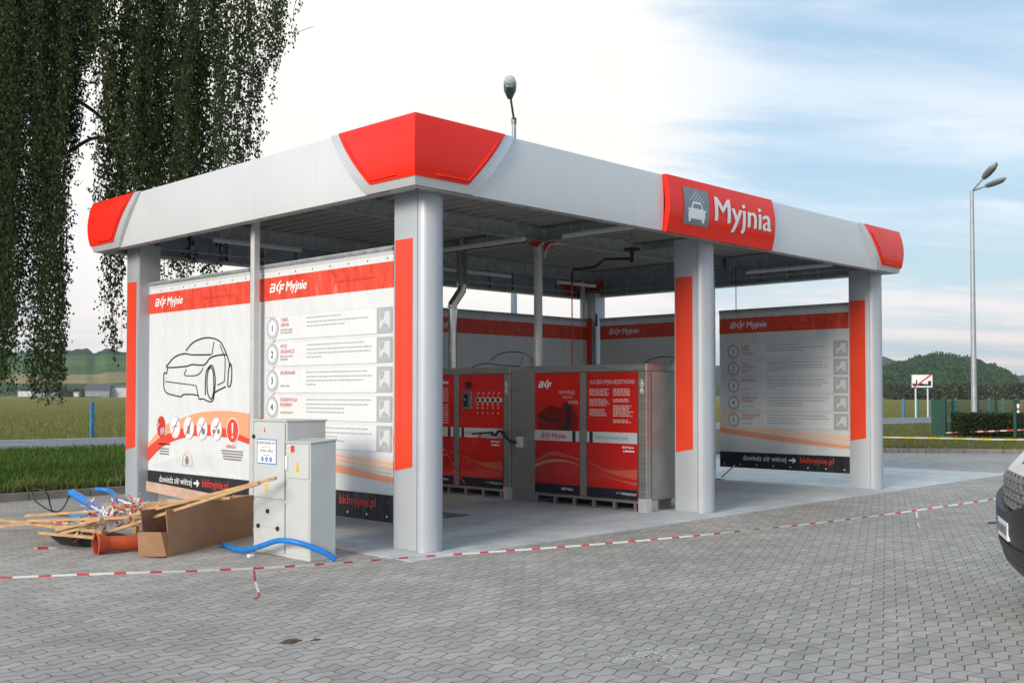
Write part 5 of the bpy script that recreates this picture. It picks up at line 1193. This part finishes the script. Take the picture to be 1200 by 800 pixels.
def lamp_back():
    b = site(.05, 27); r = thing('street_lamp', tuple(b), 'single-headed street lamp rising behind the canopy roof', 'street lamp')
    mb = MB(); mb.tube([b, b+Vector((0,0,8.55))], .10, M['galvp'], 14, r1=.055); mb.tube([b+Vector((0,0,8.5)), b+Vector((0,0,8.65))], .07, M['lampd'], 10); mb.build('pole', r, smooth='auto')
    t = b+Vector((0,0,8.6)); e = t-R2*.10-F2*.9+Vector((0,0,.42))
    mb = MB(); mb.tube([t, e], .03, M['lampd'], 8); mb.build('arm', r)
    d = (-F2*.8+Vector((0,0,.18))).normalized(); sd_ = R2.copy(); up = sd_.cross(d); up = up if up.z > 0 else -up
    st = [(-.15,.05,.03),(0,.11,.06),(.22,.165,.09),(.42,.165,.09),(.58,.13,.07),(.64,.05,.03)]; n = 14; vs = []
    for (x, hw, hh) in st:
        for i in range(n): a = 2*math.pi*i/n; vs.append(e+d*x+sd_*hw*math.cos(a)+up*(.07+hh*math.sin(a)*1.6))
    fs = [(k*n+i, k*n+(i+1)%n, (k+1)*n+(i+1)%n, (k+1)*n+i) for k in range(5) for i in range(n)]+[tuple(range(n-1,-1,-1)), tuple(5*n+i for i in range(n))]
    mb = MB(); mb.raw(vs, fs, M['glassl']); h = mb.build('lamp_head', r, smooth='auto')
    vs = []
    for (x, hw) in ((-.05,.09),(.2,.16),(.42,.16),(.56,.12)):
        vs += [e+d*x-sd_*hw-up*.02, e+d*x+sd_*hw-up*.02, e+d*x+sd_*hw*.6-up*.13, e+d*x-sd_*hw*.6-up*.13]
    mb = MB(); mb.raw(vs, [(k*4+i, k*4+(i+1)%4, (k+1)*4+(i+1)%4, (k+1)*4+i) for k in range(3) for i in range(4)]+[(3,2,1,0),(12,13,14,15)], M['lampd']); mb.build('lamp_bowl', h, bevel=.02)
lamp_back()
def city_sign():
    b = site(28.35, 73.5); U = R2.copy(); r = thing('road_sign', tuple(b), 'white end-of-town sign with black skyline and red slash on two posts', 'road sign')
    for k in (-.42, .42): mb = MB(); mb.tube([b+U*k+F2*.09, b+U*k+F2*.09+Vector((0,0,3.0))], .055, M['lgrey'], 8); mb.build('post', r)
    mb = MB(); mb.bar(b-U*.74+Vector((0,0,2.52)), b+U*.74+Vector((0,0,2.52)), .04, .94, M['pwhite']); pl_ = mb.build('sign_plate', r)
    P = Plane(b-U*.74-F2*.021+Vector((0,0,2.05)), U, lift=.004)
    mb = MB(); 
    for q in ((0,0,1.48,.03),(0,.91,1.48,.94),(0,0,.03,.94),(1.45,0,1.48,.94)): P.rect(mb, *q, M['black'], 1)
    P.poly(mb, [(.08,.13),(.08,.28),(.14,.34),(.2,.28),(.3,.28),(.3,.5),(.35,.55),(.40,.5),(.40,.27),(.55,.32),(.7,.33),(.85,.27),(.95,.24),(1.0,.34),(1.06,.24),(1.14,.24),(1.14,.46),(1.36,.50),(1.36,.13)], M['black'], 1); mb.build('skyline', pl_)
    mb = MB(); P.poly(mb, [(.12,.04),(.26,.04),(1.40,.86),(1.36,.93),(1.30,.93)], M['taper'], 4); mb.build('red_slash', pl_)
city_sign()
# blue posts beyond the road
def one_post(p, h, s_, m, name, label, cat, group):
    mb = MB(); mb.box(p[0]-s_, p[0]+s_, p[1]-s_, p[1]+s_, -.06, h, m); return tag(mb.build(name, bevel=.01), label, cat, group)
bp0 = one_post(site(-16.1,40.8), 1.30, .07, M['bluepost'], 'blue_post', 'lone blue post at the far edge of the road left of the canopy', 'post', 'blue posts along the road')
XS = [27.3, 28.6, 30.0, 32.3, 34.6, 35.8, 37.3, 38.8]
for l in XS:
    c = bp0.copy(); COL.objects.link(c); p = site(l, 74+(l-27)*.66); c.location = (p.x, p.y, -.06); c['label'] = 'blue post beyond the road seen through and beside the green fence'
# green fence
def fence():
    r = thing('green_fence', tuple(site(17,35)), 'green metal mesh fence with a solid end panel around the hedge', 'fence')
    near = [site(15.05,37.6), site(15.75,36.6), site(16.3,35.3), site(17.6,35.0), site(16.3+.0,34.7)]
    near = [site(15.0,37.5), site(15.3,36.6), site(14.9,34.9), site(16.5,34.6), site(19.2,34.2), site(22,33.9)]
    near = [site(14.95,37.6), site(14.92,34.8), site(16.36,34.6), site(18.2,34.4), site(20.2,34.2)]
    rear = [site(15.0,37.8), site(17.2,41.5), site(19.9,45.5), site(22.3,49.), site(25,52.5)]
    def run(pts, skip=0):
        for i, p in enumerate(pts):
            if i < skip: continue
            mb = MB(); mb.box(p.x-.045, p.x+.045, p.y-.045, p.y+.045, 0, 1.42, M['green']); mb.box(p.x-.05, p.x+.05, p.y-.05, p.y+.05, 1.42, 1.44, M['black']); mb.build('fence_post', r)
        for a, b in zip(pts[skip:], pts[skip+1:]):
            mb = MB(); L_ = (b-a).length; n = int(L_/.10); 
            for i in range(n): q = a.lerp(b, (i+.5)/n); mb.bar(q+Vector((0,0,.08)), q+Vector((0,0,1.36)), .008, .008, M['green'])
            for z in (.1,.3,.5,.7,.9,1.1,1.34): mb.bar(a+Vector((0,0,z)), b+Vector((0,0,z)), .007, .007, M['green'])
            mb.build('mesh_panel', r)
    run(near, 2); run(rear)
    a, b = site(14.82,37.6), site(15.22,37.45)
    mb = MB(); mb.bar(a+Vector((0,0,.72)), b+Vector((0,0,.72)), .05, 1.40, M['green']); mb.build('end_panel', r); mb = MB(); mb.box(b.x-.06,b.x+.06,b.y-.06,b.y+.06,0,1.47,M['green']); mb.build('gate_post', r)
fence()
# clipped hedge
def leafcloud(n, sampler, size, rg, m):
    vs = []; fs = []
    for i in range(n):
        p = sampler(rg); s_ = size*rg.uniform(.6,1.3)
        a = Vector((rg.gauss(0,1), rg.gauss(0,1), rg.gauss(0,1))).normalized(); b = a.orthogonal().normalized(); c = a.cross(b); t = rg.uniform(0,6.28); u = b*math.cos(t)+c*math.sin(t); v = a.cross(u)
        k = len(vs); vs += [p-u*s_, p+v*s_*.6, p+u*s_, p-v*s_*.6]; fs.append((k,k+1,k+2,k+3))
    mb = MB(); mb.raw(vs, fs, m); return mb
hr = thing('clipped_hedge', tuple(site(19.5,36.6)), 'dark clipped hedge behind the green fence', 'hedge')
def hs(rg):
    l = rg.uniform(15.35, 26.0); dep = rg.uniform(0, 1.5); z = rg.uniform(.06, .92)
    k = rg.random()
    if k < .45: dep = abs(rg.gauss(0,.08))
    elif k < .7: z = .90+rg.gauss(0,.035)
    elif k < .78: l = 15.35+abs(rg.gauss(0,.06))
    return site(l+.15*dep, 36.3-(l-15.35)*.10+dep, z)
mb = leafcloud(17000, hs, .05, random.Random(4), M['hedge']); mb.build('foliage', hr, origin=tuple(site(19.5,36.6)))
mb = MB(); q = [site(15.5,36.5), site(26,35.4), site(26.2,36.8), site(15.7,37.9)]; mb.prism([(p.x,p.y) for p in q], .05, .84, mat('hedge_inside', (.012,.018,.008), 1)); mb.build('inner_mass', hr)
# roadside marker
b = site(23.8, 50); mk = thing('marker_post', tuple(b), 'small white roadside marker post with red band by the right edge', 'marker post')
mb = MB(); mb.box(b.x-.07,b.x+.07,b.y-.05,b.y+.05,0,1.15,M['pwhite']); mb.build('post', mk, bevel=.02); mb = MB(); mb.box(b.x-.075,b.x+.075,b.y-.055,b.y+.055,.85,.97,M['taper']); mb.build('red_band', mk)

# ------------------------------------------------------------ far buildings and shrubs
def house(l, d, w_, dp, h, rh, wall, roof, label, name='farm_house', cat='house', nwin=3, rot=0.):
    b = site(l, d); r = thing(name, tuple(b), label, cat)
    U = (R2*math.cos(rot)+F2*math.sin(rot)); V = Vector((-U.y, U.x, 0)); 
    def p(u, v, z): return b+U*u+V*v+Vector((0,0,z))
    def bx(u0,u1,v0,v1,z0,z1,m,name,par=r):
        mb = MB(); mb.raw([p(u0,v0,z0),p(u1,v0,z0),p(u1,v1,z0),p(u0,v1,z0),p(u0,v0,z1),p(u1,v0,z1),p(u1,v1,z1),p(u0,v1,z1)], [(0,3,2,1),(4,5,6,7),(0,1,5,4),(1,2,6,5),(2,3,7,6),(3,0,4,7)], m); return mb.build(name, par)
    wl = bx(-w_/2, w_/2, 0, dp, -.3, h, wall, 'wall')
    mb = MB(); e = .4
    if rh > 0: mb.raw([p(-w_/2-e,-e,h),p(w_/2+e,-e,h),p(w_/2+e,dp+e,h),p(-w_/2-e,dp+e,h),p(-w_/2-e,dp/2,h+rh),p(w_/2+e,dp/2,h+rh)], [(0,1,5,4),(2,3,4,5),(0,4,3),(1,2,5),(0,3,2,1)], roof)
    else: mb.raw([p(-w_/2-.1,-.1,h),p(w_/2+.1,-.1,h),p(w_/2+.1,dp+.1,h),p(-w_/2-.1,dp+.1,h),p(-w_/2-.1,-.1,h+.25),p(w_/2+.1,-.1,h+.25),p(w_/2+.1,dp+.1,h+.25),p(-w_/2-.1,dp+.1,h+.25)], [(0,3,2,1),(4,5,6,7),(0,1,5,4),(1,2,6,5),(2,3,7,6),(3,0,4,7)], roof)
    mb.build('roof', r)
    for i in range(nwin):
        u = -w_/2+w_*(i+.5)/nwin; bx(u-.4, u+.4, -.04, .03, h*.38, h*.38+.9, M['roofg'], 'window', wl)
house(-275, 600, 7.6, 6, 3.2, 0, M['wallw'], M['roofg'], 'small white flat-roofed hut beyond the meadow at far left', 'field_hut', 'hut', 2)
house(-263.5, 600, 11, 6, 2.2, .3, M['wallg'], M['roofg'], 'low grey shed right of the white hut beyond the meadow', 'field_shed', 'shed', 3)
house(-234, 600, 13, 9, 3.8, 4.0, M['wallg'], M['roofd'], 'dark-roofed farmhouse beyond the meadow left of the canopy', nwin=3, rot=.2)
house(-221, 606, 17, 9, 5.5, 1.5, M['wallw'], M['roofd'], 'long pale barn with dark roof beside the farmhouse', 'barn', 'barn', 4)
house(-211.5, 600, 7, 6, 5.0, .0, M['wallw'], M['roofg'], 'white flat farm building right of the long barn', 'farm_building', 'building', 2)
house(-246, 600, 2.6, 3, 2.6, .5, M['wallw'], M['roofr'], 'tiny cream hut between the shed and the farmhouse', 'field_hut', 'hut', 1)
house(208, 480, 19, 9, 4.2, 1.6, M['roofr'], M['roofr'], 'long low building with red roof beyond the field, left of the tall lamp', 'barn', 'barn', 0)
house(227.5, 480, 10, 8, 3.0, 1.4, M['roofr'], M['roofr'], 'shorter red-roofed building beyond the field, right of the tall lamp', 'barn', 'barn', 0)
def belt(l0, l1, d, h, n, sz, label, seed):
    bumps = [(random.Random(seed+i).uniform(0,1), random.Random(seed+50+i).uniform(.5,1)) for i in range(26)]
    def f(rg):
        t = rg.random(); hh = h*(.45+.55*abs(math.sin(t*37+math.sin(t*91)*1.4)))
        return site(l0+(l1-l0)*t, d+rg.uniform(0, 8), -.1+hh*rg.random()**.7)
    mb = leafcloud(n, f, sz, random.Random(seed), M['shrub']); tag(mb.build('shrub_belt', origin=tuple(site(l0, d))), label, 'shrubs', kind='stuff')
belt(118, 176, 330, 5.2, 14000, .55, 'dark belt of shrubs at the far edge of the right field', 2)
belt(-290, -190, 625, 5.0, 9000, .8, 'low bushes round the far farm buildings', 12)

def wood():
    H = lerp_table([(140,14),(182,17),(190,20),(200,24),(210,25),(222,23.5),(234,18),(241,15),(246,11),(249,4),(252,0),(260,0)])
    def f(rg):
        l = rg.uniform(150, 251); t = rg.random()**.8*.86; dd = 520+300*t; s_ = math.sin(min(1, t*1.25)*math.pi/2); z = H(l)*s_
        p = site(l*(dd/520), dd); k = noise.noise(Vector((p.x*.09, p.y*.09, 2)))
        return Vector((p.x, p.y, z+1.5+3.2*abs(k)*2*rg.random()+rg.uniform(0,1.6)))
    mb = leafcloud(30000, f, .95, random.Random(31), M['hillleaf']); tag(mb.build('hill_forest', origin=tuple(site(200, 600))), 'dense dark forest covering the round hill at the right', 'forest', kind='stuff')
wood()

# ------------------------------------------------------------ weeping birch
def birch():
    base = site(-10.6, 17.6); r = thing('weeping_birch', tuple(base), 'large weeping birch with long hanging strands behind the left end of the canopy', 'tree')
    rg = random.Random(21)
    mb = MB(); T = [base+Vector((0,0,-.1)), base+Vector((.1,0,1.5)), base+Vector((.15,.1,4)), base+Vector((.3,0,7)), base+Vector((.4,.2,10)), base+Vector((.4,.2,13.5))]
    mb.tube(bez(T, 5), .26, M['bark'], 14, r1=.05)
    tr = mb.build('trunk', r, smooth=True)
    limbs = []
    def limb(z, dl, dd, up, r0, name='limb'):
        s_ = base+Vector((.2,.1,z)); e = s_+R2*dl+F2*dd+Vector((0,0,up)); m1 = s_.lerp(e, .3)+Vector((0,0,up*.45+rg.uniform(.2,.7)))+F2*rg.uniform(-.4,.4); m2 = s_.lerp(e, .68)+Vector((0,0,up*.3+rg.uniform(.2,.6)))+F2*rg.uniform(-.4,.4); e = e-Vector((0,0,.5))
        P = bez([s_, m1, m2, e], 8); mb = MB(); mb.tube(P, r0, M['bark'], 8, r1=.015); mb.build(name, tr, smooth=True); limbs.append(P)
    for z, dl, dd, up, r0 in ((3.2,2.6,-1.2,1.2,.07),(4.4,4.2,.3,1.8,.09),(5.5,6.2,.2,2.0,.10),(6.0,5.2,-1.4,3.0,.09),(7.0,6.6,1.0,3.2,.09),(8.0,5.6,-.8,3.2,.08),(9.2,4.6,.8,3.2,.07),(10.5,3.2,0,2.5,.05),
        (4.2,-2.5,1.5,2.5,.08),(6.2,-3.6,-1,3.0,.08),(8.2,-3.2,1,3.0,.07),(6.8,1.5,2.8,2.4,.07),(8.6,1.4,-2.6,3.0,.07),(10,-1.5,.5,3,.05),(5.4,3.2,-1.8,2.6,.08),(4.6,2.0,1.8,2.4,.07)): limb(z, dl, dd, up, r0)
    # one bare side branch seen against the sky
    s_ = site(-7.2,17.2,5.55); mbb = MB(); mbb.tube(bez([s_, site(-6.7,17,5.72), site(-6.2,17,5.62), site(-5.6,17,5.70)],6), .035, M['bark'], 6, r1=.012); mbb.tube(bez([site(-6.5,17,5.68), site(-6.25,17,5.5), site(-6.1,17,5.1)],5), .02, M['bark'], 6, r1=.008); mbb.build('side_branch', tr, smooth=True)
    # hanging strands: (from lat, to lat, lowest z range, count, top z range)
    tab = [(-8.7,-8.0,1.5,3.2,60,11),(-13.2,-8.7,1.6,3.4,60,12),(-8.15,-7.85,2.3,4.2,16,10),(-7.85,-7.25,1.45,1.95,27,10),(-7.85,-7.25,2.6,5.5,34,10.5),(-7.25,-7.0,5.0,6.2,16,10),(-7.1,-6.7,6.6,7.6,34,10.5),
           (-6.75,-6.5,4.1,5.8,9,9.5),(-6.60,-6.25,2.05,2.5,7,7.5),(-6.60,-6.25,3.2,4.6,12,9.5),(-6.5,-5.9,4.0,5.4,26,9.5),(-6.1,-4.75,3.25,4.6,34,9.8),(-6.2,-4.7,4.2,5.6,50,10),
           (-5.95,-4.7,3.15,3.7,18,9),(-4.75,-4.3,4.4,5.9,16,9.8),(-4.33,-4.12,5.15,5.6,5,9.8),(-4.25,-3.75,6.4,7.4,16,9.6),(-3.8,-3.58,6.9,7.9,5,9.4)]
    leaves = {0: ([], []), 1: ([], [])}; tw = MB()
    for (l0, l1, z0, z1, cnt, top) in tab:
        for k in range(round(cnt*1.3) if cnt > 10 else cnt):
            lat = rg.uniform(l0, l1); dep = 17.1+rg.gauss(0,.75)+.05*(lat+6); zb = rg.uniform(z0, z1); zt = top-rg.uniform(0, 2.2); lat *= dep/17.1 if lat > -9 else 1
            x = site(lat, dep); ph = rg.uniform(0,6.3); am = rg.uniform(.03,.10); L_ = zt-zb; n = int(L_/.04); pts = []
            drift = R2*rg.uniform(-.25,.12)+F2*rg.uniform(-.3,.3)
            for i in range(0, 9): t = i/8; pts.append(x+Vector((0,0,zt-L_*t))-drift*(1-t)**2*2.0+R2*am*math.sin(ph+t*5))
            tw.tube(pts, .006, M['twig'], 3, cap=False, r1=.002)
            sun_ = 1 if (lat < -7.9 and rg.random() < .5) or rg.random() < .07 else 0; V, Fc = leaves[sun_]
            P = pts; 
            i = 0; step = .085
            while i*step < L_:
                t = min(7.999, i*step/L_*8); j = int(t); cc = P[j].lerp(P[j+1], t-j); i += 1
                if rg.random() < .06: continue
                tipf = min(1, (L_-i*step)/.5+.25)
                cc = cc+Vector((rg.gauss(0,.05), rg.gauss(0,.05), rg.gauss(0,.02)))*tipf
                for q in range(rg.choice((4,6,8,9))):
                    o = cc+Vector((rg.gauss(0,.036), rg.gauss(0,.036), rg.gauss(-.01,.035)))
                    s2 = rg.uniform(.017,.030); a = Vector((rg.gauss(0,1), rg.gauss(0,1), rg.gauss(0,.4))).normalized(); dn = Vector((rg.gauss(0,.45), rg.gauss(0,.45), -1)).normalized(); u = a.cross(dn).normalized()
                    kk = len(V); V += [o-dn*s2, o+u*s2*.75-dn*s2*.1, o+dn*s2*1.1, o-u*s2*.75-dn*s2*.1]; Fc.append((kk,kk+1,kk+2,kk+3))
    cr = MB(); cr.raw(leaves[0][0], leaves[0][1], M['leaf']); cr.raw(leaves[1][0], leaves[1][1], M['leaflit']); print('birch leaves', len(cr.f)); cr.build('crown', r, origin=tuple(base+Vector((0,0,6))))
    tw.build('twigs', r, origin=tuple(base+Vector((0,0,6))))
birch()

# ------------------------------------------------------------ the air
mb = MB(); mb.box(-4100, 4100, -4100, 4100, -1.2, 125, M['white']); hz_ = mb.build('haze')
hm = bpy.data.materials.new('air'); hm.use_nodes = True; ht = hm.node_tree; ht.nodes.clear()
ho = ht.nodes.new('ShaderNodeOutputMaterial'); pv = ht.nodes.new('ShaderNodeVolumePrincipled'); pv.inputs['Color'].default_value = (.82,.89,.97,1); pv.inputs['Density'].default_value = .00014
ht.links.new(pv.outputs[0], ho.inputs['Volume']); hz_.data.materials.clear(); hz_.data.materials.append(hm)
tag(hz_, 'thin pale haze over the fields and hills', 'haze', kind='stuff')
